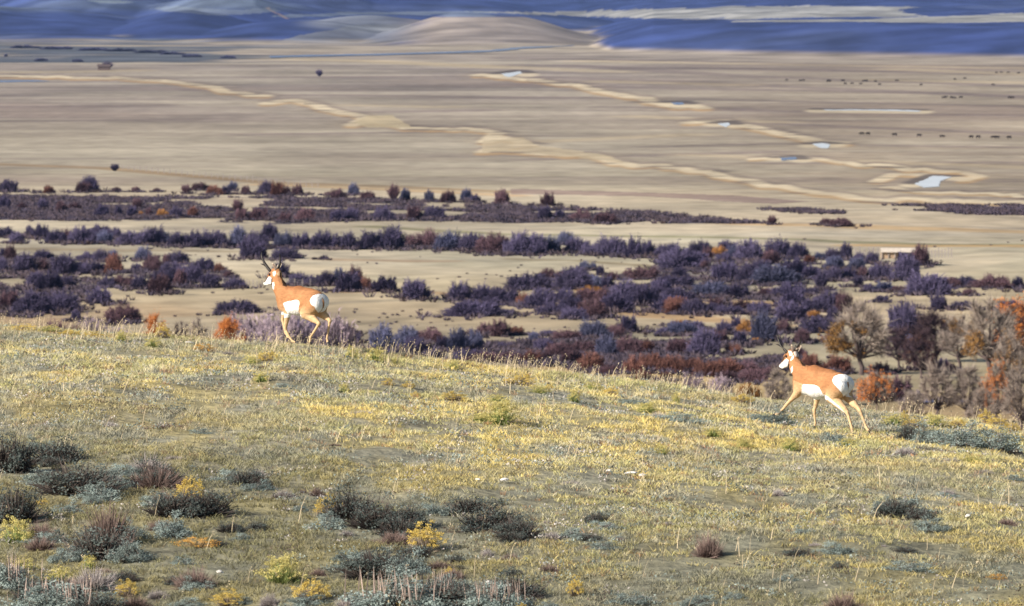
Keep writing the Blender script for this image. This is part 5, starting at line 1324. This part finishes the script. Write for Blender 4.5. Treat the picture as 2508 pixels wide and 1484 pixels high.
B_ = dict(corner=(2120, 910), origin=(820, 1340), yaw=R(50), label='right pronghorn buck running with forelegs stretched', dmax=999,
    trunk=[([(600, 722, 172), (750, 742, 180), (900, 735, 162), (1005, 745, 138)], .06, 1.12), ([(600, 600, 85), (700, 585, 75), (900, 620, 62)], .05, 1.0), ([(1000, 660, 75), (1060, 690, 70)], .05, 1.0),
           ([(405, 410, 56), (440, 470, 66), (485, 550, 92), (560, 640, 125)], .06, 1.1), ([(540, 740, 115), (500, 820, 75)], .06, 1.0),
           ([(388, 385, 50), (355, 420, 48), (320, 480, 34), (275, 535, 23)], .025, 1.15), ([(378, 430, 50), (355, 505, 38), (300, 548, 22)], .02, 1.1), ([(395, 355, 40), (440, 360, 44), (450, 390, 50)], .03, 1.0), ([(1040, 690, 66), (1050, 790, 70)], .05, 1.0)],
    muscle=[([(545, 690, 100), (510, 810, 78)], .06, .05), ([(982, 732, 108), (940, 850, 86)], .075, .05)],
    legs=[([(520, 810, 75), (470, 885, 48), (400, 965, 32), (335, 1045, 24), (290, 1100, 17), (252, 1140, 17), (225, 1158, 17), (185, 1172, 12)], [.08] * 8),
          ([(700, 850, 60), (735, 935, 42), (722, 1010, 32), (700, 1095, 26), (706, 1180, 17), (712, 1260, 16), (708, 1300, 17)], [-.08] * 7),
          ([(990, 780, 125), (915, 890, 92), (985, 970, 62), (1070, 1050, 38), (1100, 1085, 29), (1130, 1190, 21), (1158, 1290, 20), (1160, 1340, 20), (1158, 1378, 17)], [.09] * 9),
          ([(1090, 800, 85), (1120, 900, 62), (1190, 980, 46), (1252, 1045, 28), (1265, 1065, 27), (1305, 1170, 18), (1345, 1280, 18), (1362, 1305, 19), (1385, 1322, 16)], [-.09] * 9)],
    legfade=(760, 960), backline=560, body_x0=600, belly=(520, 870, 905),
    rump=[(912, 665), (930, 630), (985, 604), (1040, 600), (1270, 640), (1270, 880), (1120, 880), (1050, 895), (1040, 850), (1000, 800), (950, 745), (918, 705)],
    mane=[(470, 350), (510, 350), (590, 520), (550, 525), (500, 430), (480, 390)],
    patches=[([(534, 765), (548, 748), (600, 742), (670, 744), (720, 756), (745, 775), (760, 800), (800, 870), (870, 930), (700, 940), (600, 915), (530, 890)], 'white', 1), ([(430, 700), (540, 745), (530, 890), (430, 880)], 'cream', .55), ([(790, 860), (860, 890), (1000, 1010), (1080, 1100), (960, 1010), (850, 930)], 'white', .8),
             ([(395, 560), (420, 520), (425, 570), (405, 620)], 'white', .95), ([(400, 420), (440, 370), (430, 430), (390, 460)], 'white', .9),
             ([(240, 545), (310, 460), (345, 430), (372, 450), (365, 540), (300, 590), (240, 590)], 'white', .95), ([(370, 330), (420, 330), (420, 385), (385, 400)], 'white', .75), ([(430, 340), (480, 330), (490, 400), (450, 400)], 'white', .6),
             ([(255, 500), (325, 380), (345, 360), (330, 420), (290, 490), (255, 520)], 'dark', .85), ([(365, 460), (382, 455), (382, 530), (368, 545)], 'dark', .9), ([(325, 375), (365, 385), (362, 415), (330, 415)], 'brown', .7)],
    horns=[(.045, [(350, 350, 19, 0), (320, 315, 19, .01), (280, 265, 17, .02), (252, 215, 12, .03), (238, 170, 9, .03), (244, 135, 6, .01), (262, 117, 3, 0)], [(300, 285, 14, .01), (255, 262, 11, .01), (212, 248, 3, .01)]),
           (-.045, [(462, 322, 16, 0), (480, 285, 15, -.01), (510, 240, 12, -.02), (532, 200, 9, -.03), (528, 175, 6, -.02), (516, 153, 3, 0)], [(478, 290, 11, -.01), (465, 270, 9, -.01), (458, 258, 3, -.01)])],
    ears=[(412, 352, 400, 240, 48, .05, .07), (485, 350, 540, 252, 56, -.05, -.09)],
    eyes=[(342, 402, 17, .056), (385, 402, 17, -.056)],
    hooves=[([(200, 1166, 15), (178, 1175, 14), (165, 1182, 5)], .08), ([(708, 1296, 16), (704, 1318, 15), (700, 1330, 6)], -.08), ([(1158, 1376, 17), (1154, 1402, 16), (1150, 1414, 6)], .09), ([(1380, 1316, 20), (1408, 1334, 20), (1436, 1344, 7)], -.09)],
    tail=[(1055, 645, 10, 0), (1082, 675, 16, 0), (1105, 710, 17, 0), (1114, 745, 12, 0), (1118, 770, 4, 0)])
pronghorn(A_)
pronghorn(B_)

# ------------------------------------------------------------------ haze: one closed box of even air
V, F = boxes([(-9000, 9000, -200, 27000, -4, 700)])
hz_ = mk('haze', V, F)
mh = bpy.data.materials.new('blue_air'); mh.use_nodes = True
hn = mh.node_tree; hn.nodes.clear()
ho = hn.nodes.new('ShaderNodeOutputMaterial'); hv = hn.nodes.new('ShaderNodeVolumePrincipled')
hv.inputs['Color'].default_value = (.30, .50, 1.0, 1); hv.inputs['Density'].default_value = 1.3e-5; hv.inputs['Anisotropy'].default_value = .2
hn.links.new(hv.outputs[0], ho.inputs['Volume'])
hz_.data.materials.append(mh)
tag(hz_, 'thin blue air over the valley', 'haze', kind='stuff')
